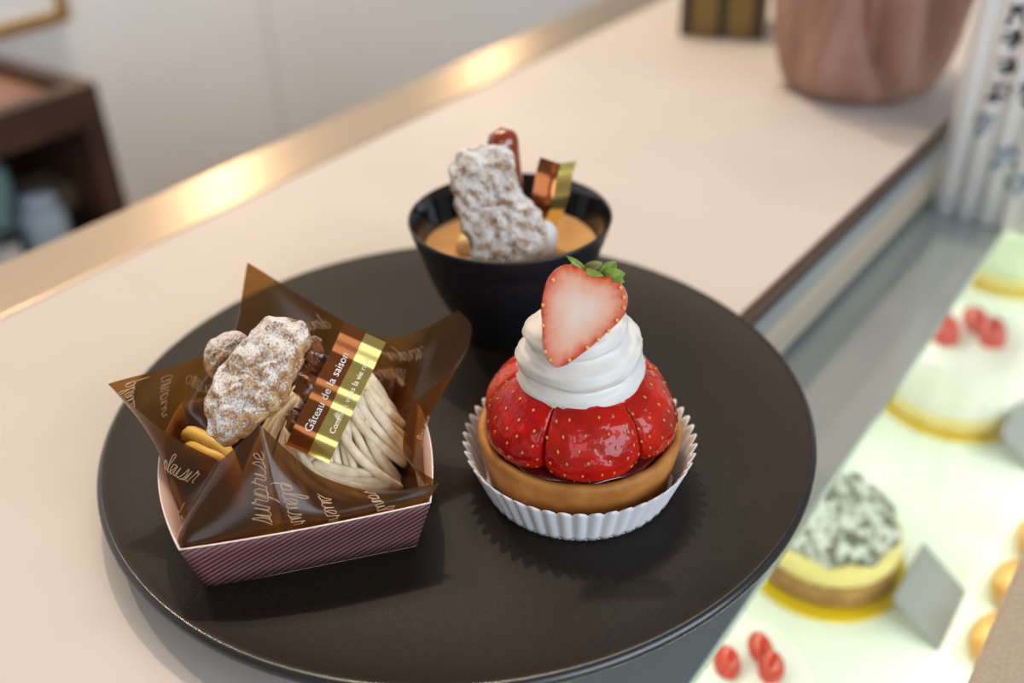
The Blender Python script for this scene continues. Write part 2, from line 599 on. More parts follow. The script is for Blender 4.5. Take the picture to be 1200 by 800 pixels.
M_board = new_mat('gold cake board', (0.80, 0.55, 0.0), 0.35, 0.2)
M_cream = new_mat('white cream', (0.88, 0.85, 0.80), 0.5, sss=0.1)
M_pist = new_mat('pale green cream', (0.72, 0.80, 0.60), 0.5, sss=0.1)
M_sponge = add_noise(new_mat('brown sponge', (0.36, 0.18, 0.05), 0.8), (0.28, 0.13, 0.035), (0.45, 0.24, 0.07), 260, 4, bump=0.5)
M_custard = new_mat('yellow cream layer', (0.84, 0.70, 0.27), 0.5, sss=0.1)
M_redfruit = new_mat('red strawberry piece', (0.62, 0.04, 0.02), 0.2, coat=0.6)
M_sugar_top = add_noise(new_mat('sugared dark top', (0.3, 0.3, 0.28), 0.7), (0.16, 0.15, 0.11), (0.72, 0.74, 0.72), 170, 3, 0.42, 0.56, bump=0.6)
M_tagc = new_mat('grey price card', (0.27, 0.265, 0.275), 0.5)
M_pastry = add_noise(new_mat('golden pastry', (0.68, 0.36, 0.08), 0.4), (0.55, 0.25, 0.05), (0.80, 0.50, 0.16), 90, 4, bump=0.5)


def round_cake(c, r, h, label, fruit, mat_side, name='white_cake'):
    e = empty(name, c); tag(e, label, 'cake')
    v, f = lathe([(0, 0), (r * 1.12, 0), (r * 1.12, 0.003), (0, 0.003)], c, 48); mk('cake_board', v, f, M_board, e, smooth=False)
    v, f = lathe([(0, .0032), (r * 1.0, .0032), (r * 1.03, .006), (r * 1.03, .011), (r, .0125), (0, .0125)], c, 48); mk('sponge', v, f, M_custard, e)
    v, f = lathe([(0, .0127), (r * .98, .0127), (r, .015), (r, h - .004), (r * .96, h - .0008), (r * .9, h), (0, h)], c, 48); mk('cream', v, f, [mat_side], e)
    for i in range(fruit):
        a = 0.9 + i * 2.4
        p = c + Vector((math.cos(a) * r * .36, math.sin(a) * r * .30, h + r * .12))
        v, f = ellipsoid(p, *frame((math.cos(a), math.sin(a) - .8, .6)), r * .22, r * .28, r * .19, 14, 10)
        mk('strawberry_piece', v, f, M_redfruit, e)
    if fruit:
        p = c + Vector((-r * .5, r * .25, h + .002))
        v, f = ellipsoid(p, (1, 0, 0), (0, 1, 0), (0, 0, 1), r * .16, r * .12, r * .2, 10, 8)
        mk('green_garnish', v, f, new_mat('green garnish', (0.35, 0.5, 0.08), 0.4), e)
    return e


def layer_cake(c, r, label):
    e = empty('layer_cake', c); tag(e, label, 'cake')
    v, f = lathe([(0, 0), (r * 1.16, 0), (r * 1.16, .003), (0, .003)], c, 48); mk('cake_board', v, f, M_board, e, smooth=False)
    v, f = lathe([(0, .0032), (r * .96, .0032), (r, .006), (r, .016), (r * .97, .018), (0, .018)], c, 48); mk('sponge', v, f, M_sponge, e)
    v, f = lathe([(0, .0182), (r * .97, .0182), (r * 1.01, .021), (r * 1.0, .029), (r * .95, .031), (0, .031)], c, 48); mk('cream_layer', v, f, M_custard, e)
    v, f = lathe([(0, .0312), (r * .93, .0312), (r * .9, .037), (r * .7, .046), (r * .4, .051), (0, .052)], c, 48,
                 lambda rr, z, a: (rr * (1 + .05 * math.sin(9 * a)), z + .0016 * math.sin(13 * a + z * 900)))
    mk('sugared_top', v, f, M_sugar_top, e)
    return e


def wpx(p, z=SZ):
    return Vector((p[0], p[1], z))


round_cake(wpx((0.295, 0.540)), 0.0435, 0.050, 'white cream cake topped with red strawberry pieces under the case glass', 3, M_cream)
layer_cake(wpx((0.168, 0.394)), 0.0375, 'sugar-dusted layer cake on a gold board next to the dark plate, under the glass')
round_cake(wpx((0.410, 0.712)), 0.044, 0.050, 'plain pale green cake farthest along the display case', 0, M_pist, 'green_cake')
e = round_cake(wpx((0.102, 0.296)), 0.029, 0.038, 'small white cake with red fruit nearest the corner of the photo under the glass', 3, M_cream, 'small_cake')
for (p, lab, tl) in (((0.2130, 0.358), 'grey price card lying before the layer cake', 0.35), ((0.322, 0.486), 'grey price card standing before the white strawberry cake', 0.35)):
    c = wpx(p, SZ + 0.010)
    e3 = (SKN * 0.62 + Vector((0, 0, 0.78))).normalized()
    e1 = SK.copy(); e2 = e3.cross(e1)
    v, f = obox(c, e1, e2, e3, 0.024, 0.0175, 0.0005)
    o = mk('price_card', v, f, M_tagc, smooth=False)
    tag(o, lab, 'price card')
for k, (a, n_) in enumerate(((0.452, 0.0755), (0.496, 0.0775), (0.408, 0.0765))):
    c = cs(a, n_, SZ + 0.0105)
    where = ('middle', 'farthest from the viewer', 'nearest the viewer')[k]
    v, f = ellipsoid(c, SK, SKN, (0, 0, 1), 0.018, 0.012, 0.0105, 16, 10, lambda p: 1 + 0.10 * math.sin(9 * p.x))
    tag(mk('golden_pastry', v, f, M_pastry), 'golden brown pastry along the front glass of the case, ' + where + ' of three', 'pastry', 'golden pastries at the case front')

# ------------------------------------------------------------------ paper bag pot, box and sign at the back
M_kraft = add_noise(new_mat('pink brown kraft paper', (0.40, 0.23, 0.17), 0.5), (0.29, 0.15, 0.108), (0.37, 0.205, 0.155), 18, 5, bump=0.25, bscale=60, dist=0.002)
bagc = Vector((0.2475, 0.684, 0.0))


def bagr(r, z, a):
    k = min(1.0, z / 0.035)
    fold = 0.0
    for ab, at_, w, d in ((-2.45, -2.02, .12, .0085), (-1.52, -1.98, .10, -.0105), (-1.40, -1.50, .13, .0060), (-1.02, -1.20, .10, -.0090),
                          (-2.85, -2.55, .12, -.0050), (-0.75, -0.85, .12, .0060), (-0.3, -0.4, .12, -.008), (0.7, .5, .15, -.008), (1.6, 1.4, .15, -.008), (2.6, 2.4, .15, -.008)):
        ac = ab + (at_ - ab) * min(1.4, z / .10)
        dd = (a - ac + PI) % (2 * PI) - PI
        fold += d * max(0.0, 1 - abs(dd) / (w * 1.8))
    cr_n = 0.0
    if r > .03:
        for sc_, am_ in ((16, .010), (34, .004)):
            q = Vector((math.cos(a) * .06 * sc_, math.sin(a) * .06 * sc_, z * sc_ * .45 + a * .0))
            cr_n += am_ * (0.30 - abs(noise.noise(q + Vector((3.3, 1.7, .4)))))
    return r + (fold * 1.3 + cr_n) * k * (1 if r > 0.01 else 0), z


bag = empty('paper_bag', bagc); tag(bag, 'pink-brown crumpled paper bag standing at the far end of the counter', 'paper bag')
v, f = lathe([(0, 0.0005), (0.040, 0.0), (0.049, 0.004), (0.053, 0.012), (0.0545, 0.02), (0.0555, 0.03), (0.057, 0.043), (0.059, 0.06), (0.061, 0.08), (0.063, 0.10), (0.0650, 0.12), (0.0665, 0.14), (0.068, 0.16), (0.069, 0.18), (0.0695, 0.21), (0.066, 0.21), (0.062, 0.14), (0.050, 0.02), (0, 0.012)], bagc, 220, bagr)
mk('bag_body', v, f, M_kraft, bag)
v, f = tube(catmull([bagc + Vector((0.069, 0, 0.20)), bagc + Vector((0.06, 0, 0.26)), bagc + Vector((0, 0, 0.285)), bagc + Vector((-0.06, 0, 0.26)), bagc + Vector((-0.069, 0, 0.20))], 6), 0.003, 8)
mk('handle', v, f, M_kraft, bag)

M_olive = new_mat('olive gold card', (0.26, 0.17, 0.05), 0.35, 0.3)
M_olive_d = new_mat('dark olive band', (0.055, 0.045, 0.02), 0.4)
bc = Vector((0.185, 0.835, 0.0))
bx = empty('gift_box', bc); tag(bx, 'small olive and gold box on the counter behind the paper bag', 'box')
e1b = Vector((0.96, -0.28, 0)).normalized(); e2b = Vector((0.28, 0.96, 0)).normalized()
v, f = obox(bc + Vector((0, 0, 0.030)), e1b, e2b, (0, 0, 1), 0.034, 0.030, 0.030); mk('box_body', v, f, M_olive, bx, smooth=False, bevel=0.001)
v, f = obox(bc + Vector((0, 0, 0.0605)) + Vector((0, 0, 0.006)), e1b, e2b, (0, 0, 1), 0.035, 0.031, 0.006); mk('box_lid', v, f, M_olive_d, bx, smooth=False, bevel=0.001)
for t in (-0.028, 0.0, 0.028):
    v, f = obox(bc + e1b * t + Vector((0, 0, 0.030)), e1b, e2b, (0, 0, 1), 0.0045, 0.0305, 0.0298); mk('dark_band', v, f, M_olive_d, bx, smooth=False)

# pleated white sign with brush writing
M_signp = new_mat('white pleated paper', (0.88, 0.86, 0.88), 0.6)
M_ink = new_mat('black ink', (0.025, 0.025, 0.035), 0.6)
M_ink2 = new_mat('grey blue ink', (0.28, 0.33, 0.42), 0.6)
s0 = Vector((0.2745, 0.5835, GZ + 0.0004)); sd = Vector((0.735, -0.678, 0)).normalized(); sn = Vector((-0.678, -0.735, 0)).normalized()
PW, PD, SHT = 0.0130, 0.0022, 0.24


def pleat(x):
    return PD * (0.5 - 0.5 * math.cos(2 * PI * x / PW))


sg = empty('pleated_sign', s0 + sd * 0.08); tag(sg, 'white pleated paper sign with black brush writing, standing on the case at right', 'sign')
verts = []; faces = []
nx = 96; W_ = PW * 9
for j in range(2):
    for i in range(nx + 1):
        x = W_ * i / nx
        verts.append(s0 + sd * x + sn * pleat(x) + Vector((0, 0, SHT * j)))
for i in range(nx):
    faces.append((i, i + 1, nx + 2 + i, nx + 1 + i))
o = mk('pleated_paper', verts, faces, M_signp, sg); 
sm = o.modifiers.new('thickness', 'SOLIDIFY'); sm.thickness = 0.003; sm.offset = -1


def stroke(mb, pts, w, mi):
    P = catmull([(x, y, 0) for x, y in pts], 5)
    vv = []; ff = []
    for i, p in enumerate(P):
        t = (P[min(i + 1, len(P) - 1)] - P[max(i - 1, 0)]).normalized()
        nrm = Vector((-t.y, t.x, 0)) * (w * (0.55 + 0.45 * math.sin(PI * i / (len(P) - 1))))
        for q in (p - nrm, p + nrm):
            vv.append(s0 + sd * q.x + sn * (pleat(q.x) + 0.0004) + Vector((0, 0, q.y)))
    for i in range(len(P) - 1):
        ff.append((2 * i, 2 * i + 1, 2 * i + 3, 2 * i + 2))
    mb.add(vv, ff, mi)


rs = random.Random(21)


def glyph(cx, cy, s, name, mat):
    mb = MB()
    for k in range(8):
        if k < 1:
            y = cy + s * (0.5 - 0.8 * k) * .8
            stroke(mb, [(cx - s * .45, y - s * .05), (cx, y), (cx + s * .45, y + s * .04)], s * .09, 0)
        elif k == 1:
            b0 = rs.uniform(-.25, .25) * s
            stroke(mb, [(cx + b0 + s * .05, cy + s * .5), (cx + b0, cy), (cx + b0 - s * rs.uniform(.05, .4), cy - s * .5)], s * .10, 0)
        else:
            a = rs.uniform(0, 6.28); x = cx + rs.uniform(-.3, .3) * s; y = cy + rs.uniform(-.3, .3) * s
            stroke(mb, [(x, y), (x + .2 * s * math.cos(a), y + .2 * s * math.sin(a)), (x + .42 * s * math.cos(a + .5), y + .42 * s * math.sin(a + .5))], s * .095, 0)
    mb.build(name, mat, sg, smooth=False)


for k in range(7):
    glyph(0.0235, 0.083 + 0.0150 * k, 0.0115, 'brush_character', M_ink)
for k in range(5):
    glyph(0.0455, 0.118 + 0.020 * k, 0.017, 'brush_character', M_ink)
for k in range(4):
    glyph(0.070, 0.090 + 0.022 * k, 0.017, 'brush_character', M_ink)
for (cx, cy, s, mm) in ((0.020, 0.062, 0.014, M_ink2), (0.040, 0.085, 0.013, M_ink), (0.036, 0.044, 0.015, M_ink2), (0.048, 0.030, 0.014, M_ink2), (0.060, 0.060, 0.016, M_ink2)):
    glyph(cx, cy, s, 'brush_drawing', mm)

# ------------------------------------------------------------------ plate
PC = Vector((-0.0205, 0.3029, 0.0))
M_plate = new_mat('matt black stoneware', (0.016, 0.013, 0.011), 0.50, spec=0.19)
add_noise(M_plate, (0.010, 0.0075, 0.0058), (0.026, 0.018, 0.012), 1500, 2, 0.40, 0.80, bump=0.35, bscale=1600, dist=0.0003)
prof = [(0, .0035), (.076, .0035), (.078, .0006), (.080, 0), (.084, 0), (.086, .0008), (.088, .0035), (.105, .0062), (.120, .0098), (.1280, .0116), (.1296, .0124), (.1302, .0134), (.1302, .0143), (.1298, .0151), (.1291, .0157), (.1282, .0160), (.1265, .0154), (.118, .0133), (.105, .0122), (.09, .012), (.05, .012), (0, .012)]
v, f = lathe(prof, PC, 160)
M_plate_u = new_mat('glazed black plate edge', (0.014, 0.014, 0.018), 0.27, spec=0.8)
tag(mk('dinner_plate', v, f, [M_plate, M_plate_u], origin=PC, fm=[1 if k // 160 < 15 else 0 for k in range(len(f))]), 'large round matt black plate carrying the three desserts', 'plate')
PF = 0.012

# ------------------------------------------------------------------ black cup with coffee pudding
BC = Vector((0.0008, 0.361, PF))
M_bowl_o = new_mat('matt black glaze outside', (0.010, 0.0105, 0.014), 0.40)
M_bowl_i = new_mat('gloss black glaze inside', (0.008, 0.008, 0.010), 0.06, coat=0.5)
bo = empty('black_bowl', BC); tag(bo, 'black footed bowl at the back of the plate, filled with tan pudding', 'bowl')
oprof = [(0, .0015), (.0165, .0015), (.0175, 0), (.0200, 0), (.0210, .0012), (.0212, .0040), (.0235, .0075), (.0288, .0165), (.0325, .0250), (.0355, .0345), (.0370, .0405), (.0372, .0418), (.0383, .0440), (.0396, .0480), (.0404, .0510), (.0407, .0522), (.0405, .0529), (.0400, .0530)]
v, f = lathe(oprof, BC, 96); mk('outer_wall', v, f, M_bowl_o, bo)
iprof = [(.0400, .0530), (.0395, .0524), (.0385, .0475), (.0368, .0420), (.0340, .0340), (.029, .022), (.02, .010), (0, .006)]
v, f = lathe(iprof, BC, 96); mk('inner_wall', v, f, M_bowl_i, bo)
M_pud = add_noise(new_mat('caramel pudding', (0.62, 0.33, 0.12), 0.25, sss=0.15), (0.56, 0.29, 0.10), (0.68, 0.38, 0.15), 60, 4)
v, f = lathe([(0, .0255), (.0270, .0255), (.0300, .027), (.0335, .0350), (.0352, .0392), (.0346, .0386), (.033, .0383), (.02, .0385), (0, .0386)], BC, 72)
tag(mk('caramel_pudding', v, f, M_pud, origin=BC + Vector((0, 0, .0255))), 'tan caramel pudding filling the black bowl', 'pudding')


# ---- sugar dusted crisp material (sugar lies on faces that look up)
def crisp_mat(name, c_dark, c_mid, bias):
    m = new_mat(name, c_mid, 0.75)
    nt, N, L, b = nodes(m)
    tc = N.new('ShaderNodeTexCoord')
    n1 = N.new('ShaderNodeTexNoise'); n1.inputs['Scale'].default_value = 330; n1.inputs['Detail'].default_value = 5
    r1 = N.new('ShaderNodeValToRGB'); r1.color_ramp.elements[0].position = .35; r1.color_ramp.elements[1].position = .68
    r1.color_ramp.elements[0].color = (*c_dark, 1); r1.color_ramp.elements[1].color = (*c_mid, 1)
    n2 = N.new('ShaderNodeTexNoise'); n2.inputs['Scale'].default_value = 1300; n2.inputs['Detail'].default_value = 6
    n3 = N.new('ShaderNodeTexNoise'); n3.inputs['Scale'].default_value = 130; n3.inputs['Detail'].default_value = 3
    for n in (n1, n2, n3): L.new(tc.outputs['Object'], n.inputs['Vector'])
    L.new(n1.outputs['Fac'], r1.inputs['Fac'])
    ge = N.new('ShaderNodeNewGeometry'); sp = N.new('ShaderNodeSeparateXYZ'); L.new(ge.outputs['Normal'], sp.inputs[0])
    a1 = N.new('ShaderNodeMath'); a1.operation = 'MULTIPLY_ADD'; a1.inputs[1].default_value = .34; a1.inputs[2].default_value = bias
    L.new(sp.outputs['Z'], a1.inputs[0])
    a2 = N.new('ShaderNodeMath'); a2.operation = 'ADD'; L.new(n2.outputs['Fac'], a2.inputs[0]); L.new(a1.outputs[0], a2.inputs[1])
    a3 = N.new('ShaderNodeMath'); a3.operation = 'MULTIPLY_ADD'; a3.inputs[1].default_value = .38; L.new(n3.outputs['Fac'], a3.inputs[0]); L.new(a2.outputs[0], a3.inputs[2])
    rr = N.new('ShaderNodeMapRange'); rr.inputs['From Min'].default_value = .82; rr.inputs['From Max'].default_value = 1.08; L.new(a3.outputs[0], rr.inputs['Value'])
    mx = N.new('ShaderNodeMix'); mx.data_type = 'RGBA'
    L.new(rr.outputs['Result'], mx.inputs['Factor']); L.new(r1.outputs['Color'], mx.inputs['A']); mx.inputs['B'].default_value = (0.86, 0.82, 0.79, 1)
    L.new(mx.outputs['Result'], b.inputs['Base Color'])
    bp = N.new('ShaderNodeBump'); bp.inputs['Strength'].default_value = 1.0; bp.inputs['Distance'].default_value = .0009
    L.new(n2.outputs['Fac'], bp.inputs['Height']); L.new(bp.outputs['Normal'], b.inputs['Normal'])
    return m


M_crisp = crisp_mat('sugared almond crisp', (0.32, 0.13, 0.040), (0.74, 0.43, 0.18), 0.06)
M_crisp2 = crisp_mat('heavily sugared crisp', (0.24, 0.10, 0.04), (0.60, 0.36, 0.18), 0.15)


def scaled(pts, cx, cy, k):
    return [((x - cx) / k, -(y - cy) / k) for x, y in pts]


# tall crisp standing in the pudding
e1, e2, e3 = frame((-0.12, -0.90, 0.42))
outl = [(530, 190), (545, 178), (562, 172), (580, 168), (594, 172), (602, 185), (604, 205), (610, 222), (622, 235), (632, 248), (634, 270), (626, 288), (612, 297), (590, 302), (566, 303), (552, 296), (548, 275), (540, 255), (536, 232), (530, 212)]
v, f, t = slab_from_outline(scaled(outl, 582, 240, 2850), (-0.0036, 0.3440, 0.0745), e1, e2, e3, .0045, .004, 18, .0019, 330, 3.0, .10)
tag(mk('sugared_crisp', v, f, M_crisp2), 'craggy sugar-dusted biscuit crisp standing upright in the black bowl', 'biscuit')
# caramel coated nut behind it
M_car = new_mat('dark red caramel', (0.36, 0.045, 0.010), 0.06, coat=1.0, trans=0.35)
a = Vector((0.0036, 0.3600, 0.0545)); b_ = Vector((-0.0016, 0.3665, 0.0990))
pts = [a.lerp(b_, k / 22) for k in range(23)]


def capr(t):
    base_ = .0044 + .0020 * t
    if t > .86: base_ *= math.sqrt(max(0.0, 1 - ((t - .86) / .14) ** 2)) + .02
    return base_


v, f = tube(pts, capr, 20)
cn = empty('caramel_nut', a); tag(cn, 'glossy dark red caramel coated nut on end behind the bowl crisp', 'nut')
mk('caramel_coat', v, f, M_car, cn)
v, f = ellipsoid(a.lerp(b_, .90), (1, 0, 0), (0, 1, 0), (0, 0, 1), .0036, .0036, .0042, 16, 10)
mk('nut_kernel', v, f, new_mat('toasted nut', (0.60, 0.26, 0.05), 0.5), cn)
# whipped cream dot and pale fruit slice
v, f = ellipsoid((0.0135, 0.3535, 0.0570), (1, 0, 0), (0, 1, 0), (0, 0, 1), .0060, .0055, .0085, 20, 14, lambda p: 1 + .06 * math.sin(5 * math.atan2(p.y, p.x) + 3 * p.z))
tag(mk('whipped_cream', v, f, M_cream), 'small white cream dollop right of the crisp in the bowl', 'cream')
v, f = ellipsoid((-0.0165, 0.3590, 0.0520), (1, 0, 0), (0, 1, 0), (0, 0, 1), .0052, .0052, .0058, 20, 12, lambda p: 1 + .05 * math.sin(3 * p.x + 5 * p.y))
tag(mk('custard_dollop', v, f, new_mat('pale yellow custard', (0.80, 0.56, 0.25), 0.35, sss=.1)), 'pale yellow custard dollop left of the crisp in the bowl', 'custard')

# ------------------------------------------------------------------ foil labels
M_foil_b = new_mat('copper brown foil', (0.36, 0.12, 0.04), 0.17, 0.88)
M_foil_g = new_mat('gold foil', (0.80, 0.66, 0.22), 0.18, 0.92)
M_print = new_mat('white print', (0.85, 0.83, 0.80), 0.5)


def text_mesh(body, size):
    cu = bpy.data.curves.new('lettering', 'FONT')
    cu.body = body; cu.size = size; cu.resolution_u = 3; cu.align_x = 'CENTER'; cu.align_y = 'CENTER'
    o = bpy.data.objects.new('lettering', cu)
    COL.objects.link(o)
    bpy.context.view_layer.update()
    dg = bpy.context.evaluated_depsgraph_get()
    me = bpy.data.meshes.new_from_object(o.evaluated_get(dg))
    vs_ = [v.co.copy() for v in me.vertices]; fs_ = [tuple(p.vertices) for p in me.polygons]
    bpy.data.objects.remove(o); bpy.data.curves.remove(cu); bpy.data.meshes.remove(me)
    return vs_, fs_


def foil_label(name, label, surf, length, width, split, texts, ox):
    """surf(l, w) -> (point, normal): l along the strip, w across it"""
    e = empty(name, ox); tag(e, label, 'label')
    for (w0, w1, m, nm) in ((-width / 2, split, M_foil_b, 'brown_band'), (split, width / 2, M_foil_g, 'gold_band')):
        vv = []; ff = []
        nl, nw = 72, 4
        for i in range(nl + 1):
            for j in range(nw + 1):
                p, nn = surf(length * (i / nl - .5), w0 + (w1 - w0) * j / nw)
                vv.append(p)
        for i in range(nl):
            for j in range(nw):
                q = i * (nw + 1) + j
                ff.append((q, q + 1, q + nw + 2, q + nw + 1))
        o = mk(nm, vv, ff, m, e)
        s = o.modifiers.new('thickness', 'SOLIDIFY'); s.thickness = .00015; s.offset = -1; s.use_rim = False
    for body, size, l0, w0 in texts:
        tv, tf = text_mesh(body, size)
        vv = []
        for p in tv:
            P, nn = surf(p.x + l0, w0 - p.y)
            vv.append(P + nn * .00025)
        mk('print', vv, tf, M_print, e, smooth=False)
    return e


# ------------------------------------------------------------------ cake box with the film and the chestnut cake
KC = Vector((-0.0718, 0.2555, 0.0)); KU = Vector((0.97217846, 0.23424142, 0)); KV = Vector((-0.23424142, 0.97217846, 0))


def K(a, b_, z):
    return KC + KU * a + KV * b_ + Vector((0, 0, z))


def KD(a, b_, z):
    return KU * a + KV * b_ + Vector((0, 0, z))


M_strip = new_mat('mauve striped card', (0.3, 0.15, 0.17), 0.5)
nt, N, L, b = nodes(M_strip)
uvn = N.new('ShaderNodeUVMap'); sp = N.new('ShaderNodeSeparateXYZ'); L.new(uvn.outputs['UV'], sp.inputs[0])
m1 = N.new('ShaderNodeMath'); m1.operation = 'MULTIPLY_ADD'; m1.inputs[1].default_value = -math.tan(math.radians(35)); L.new(sp.outputs['X'], m1.inputs[0]); L.new(sp.outputs['Y'], m1.inputs[2])
m2 = N.new('ShaderNodeMath'); m2.operation = 'DIVIDE'; m2.inputs[1].default_value = .0033 * math.tan(math.radians(35)); L.new(m1.outputs[0], m2.inputs[0])
m3_ = N.new('ShaderNodeMath'); m3_.operation = 'PINGPONG'; m3_.inputs[1].default_value = .5; L.new(m2.outputs[0], m3_.inputs[0])
cr = N.new('ShaderNodeValToRGB'); cr.color_ramp.interpolation = 'LINEAR'
cr.color_ramp.elements[0].position = .22; cr.color_ramp.elements[1].position = .28
cr.color_ramp.elements[0].color = (0.068, 0.020, 0.025, 1); cr.color_ramp.elements[1].color = (0.235, 0.105, 0.11, 1)
L.new(m3_.outputs[0], cr.inputs['Fac']); L.new(cr.outputs['Color'], b.inputs['Base Color'])
M_pink = new_mat('pale pink card inside', (0.52, 0.33, 0.27), 0.55)
M_edge = new_mat('white cut card edge', (0.85, 0.75, 0.72), 0.6)

kb = empty('cake_box', K(0, 0, PF)); tag(kb, 'mauve striped card tray holding the chestnut cake at the left of the plate', 'box')
HB = 0.0325
v, f = obox(K(0, 0, PF + .0005), KU, KV, (0, 0, 1), HB, HB, .0004); mk('base', v, f, M_pink, kb, smooth=False)
ZT = .0335


def box_wall(b0, b1, t0, t1, bow, bowdir, flipdir):
    na, nh = 20, 4
    vv = []; ff = []; uv = []
    lb = (Vector(b1) - Vector(b0)).length; lt = (Vector(t1) - Vector(t0)).length
    for j in range(nh + 1):
        h = j / nh
        for i in range(na + 1):
            s = i / na
            lo = Vector((*b0, 0)).lerp(Vector((*b1, 0)), s); hi = Vector((*t0, 0)).lerp(Vector((*t1, 0)), s)
            q = lo.lerp(hi, h) + Vector((*bowdir, 0)) * (bow * 4 * s * (1 - s) * h * h)
            zt = ZT + (0.002 * 4 * s * (1 - s) if bow > .002 else 0)
            vv.append(K(q.x, q.y, PF + .0002 + (zt - PF) * h))
            uv.append(((s - .5) * (lb + (lt - lb) * h), h * .024))
    for j in range(nh):
        for i in range(na):
            q = j * (na + 1) + i
            ff.append((q, q + 1, q + na + 2, q + na + 1))
    o = mk('wall_panel', vv, ff, [M_strip, M_pink, M_edge], kb)
    lay = o.data.uv_layers.new(name='UVMap')
    for lp in o.data.loops:
        lay.data[lp.index].uv = uv[lp.vertex_index]
    s = o.modifiers.new('thickness', 'SOLIDIFY'); s.thickness = .0005; s.offset = -1; s.material_offset = 1; s.material_offset_rim = 2
    return o


TFL, TFR, TBR, TBL = (-.0364, -.0370), (.0378, -.0378), (.0370, .0375), (-.0370, .0375)
BFL, BFR, BBR, BBL = (-HB, -HB), (HB, -HB), (HB, HB), (-HB, HB)
box_wall(BFL, BFR, TFL, TFR, .0012, (0, -1), 0)
box_wall(BFR, BBR, TFR, TBR, .0060, (1, 0), 0)
box_wall(BBR, BBL, TBR, TBL, .0012, (0, 1), 0)
box_wall(BBL, BFL, TBL, TFL, .0065, (-1, 0), 0)

# film sheet: keys are (edge point, mid point, sharp) around the box, local coordinates
keys = [
    ((-.0080, -.0205, .0610), (-.0060, -.0345, .0330), 1),   # front peak
    ((.0052, -.0225, .0410), (.0080, -.0350, .0325), 0),
    ((.0222, -.0322, .0375), (.0240, -.0355, .0322), 0),
    ((.0415, -.0340, .0375), (.0360, -.0350, .0310), 1),     # front right corner of the box
    ((.0330, -.0190, .0390), (.0385, -.0240, .0280), 0),
    ((.0400, .0000, .0440), (.0400, -.0080, .0290), 0),
    ((.0575, .0100, .0490), (.0402, .0000, .0310), 0),
    ((.0645, .0190, .0570), (.0402, .0080, .0330), 0),
    ((.0615, .0255, .0610), (.0395, .0150, .0340), 1),       # right corner
    ((.0338, .0335, .0505), (.0355, .0340, .0340), 0),
    ((-.0070, .0655, .0702), (-.0030, .0360, .0360), 1),     # back corner
    ((-.0194, .0446, .0505), (-.0355, .0340, .0340), 0),
    ((-.0536, .0160, .0602), (-.0400, .0100, .0340), 1),     # left corner
    ((-.0380, .0005, .0490), (-.0395, -.0060, .0300), 0),
    ((-.0235, -.0100, .0430), (-.0370, -.0200, .0270), 0),
    ((-.0225, -.0165, .0470), (-.0355, -.0350, .0325), 0),    # fold at the front left corner
]
NKEY = len(keys)
SEG = 12


def interp_ring(idx):
    out = []
    P = [Vector(k[idx]) for k in keys]
    for i in range(NKEY):
        a, b_, c, d = P[(i - 1) % NKEY], P[i], P[(i + 1) % NKEY], P[(i + 2) % NKEY]
        sb, sc_ = keys[i][2], keys[(i + 1) % NKEY][2]
        mb_ = (c - a) * .42 if not sb else (c - b_) * .55
        mc_ = (d - b_) * .42 if not sc_ else (c - b_) * .55
        for k in range(SEG):
            t = k / SEG
            h00 = 2 * t ** 3 - 3 * t * t + 1; h10 = t ** 3 - 2 * t * t + t; h01 = -2 * t ** 3 + 3 * t * t; h11 = t ** 3 - t * t
            out.append(b_ * h00 + mb_ * h10 + c * h01 + mc_ * h11)
    return out


ringE, ringM = interp_ring(0), interp_ring(1)
NS = len(ringE)
ringB = []
for p in ringM:                         # base ring: the mid ring drawn in towards the box floor
    q = Vector((p.x, p.y, 0)); s = .0275 / max(abs(q.x), abs(q.y))
    ringB.append(Vector((q.x * s, q.y * s, PF + .0022)))


def film(si, t):
    """si in ring steps (float), t 0 floor .. 1 mid .. 2 edge -> local coordinates"""
    i = int(math.floor(si)) % NS; j = (i + 1) % NS; fr_ = si - math.floor(si)
    Bp = ringB[i].lerp(ringB[j], fr_); Mp = ringM[i].lerp(ringM[j], fr_); Ep = ringE[i].lerp(ringE[j], fr_)
    if t <= 1:
        P = Bp.lerp(Mp, t)
        return P - Vector((P.x, P.y, 0)) * (.10 * t * (1 - t))
    a, b_, c, d = Bp, Mp, Ep, Ep + (Ep - Mp) * .8
    u = t - 1
    P = 0.5 * ((2 * b_) + (c - a) * u + (2 * a - 5 * b_ + 4 * c - d) * u * u + (3 * b_ - a - 3 * c + d) * u ** 3)
    return P


M_film = bpy.data.materials.new('amber film')
M_film.use_nodes = True
nt = M_film.node_tree; N = nt.nodes; L = nt.links
for x in list(N): N.remove(x)
out = N.new('ShaderNodeOutputMaterial')
tr = N.new('ShaderNodeBsdfTransparent'); tr.inputs['Color'].default_value = (0.42, 0.205, 0.045, 1)
df = N.new('ShaderNodeBsdfDiffuse'); df.inputs['Color'].default_value = (0.085, 0.042, 0.015, 1)
tl = N.new('ShaderNodeBsdfTranslucent'); tl.inputs['Color'].default_value = (0.46, 0.22, 0.05, 1)
gl = N.new('ShaderNodeBsdfGlossy'); gl.inputs['Roughness'].default_value = .20
m_a = N.new('ShaderNodeMixShader'); m_a.inputs['Fac'].default_value = .4; L.new(df.outputs[0], m_a.inputs[1]); L.new(tl.outputs[0], m_a.inputs[2])
m_b = N.new('ShaderNodeMixShader'); m_b.inputs['Fac'].default_value = .44; L.new(tr.outputs[0], m_b.inputs[1]); L.new(m_a.outputs[0], m_b.inputs[2])
m_c = N.new('ShaderNodeMixShader'); L.new(two_sided_fresnel(nt, 1.5), m_c.inputs['Fac']); L.new(m_b.outputs[0], m_c.inputs[1]); L.new(gl.outputs[0], m_c.inputs[2])
L.new(m_c.outputs[0], out.inputs['Surface'])

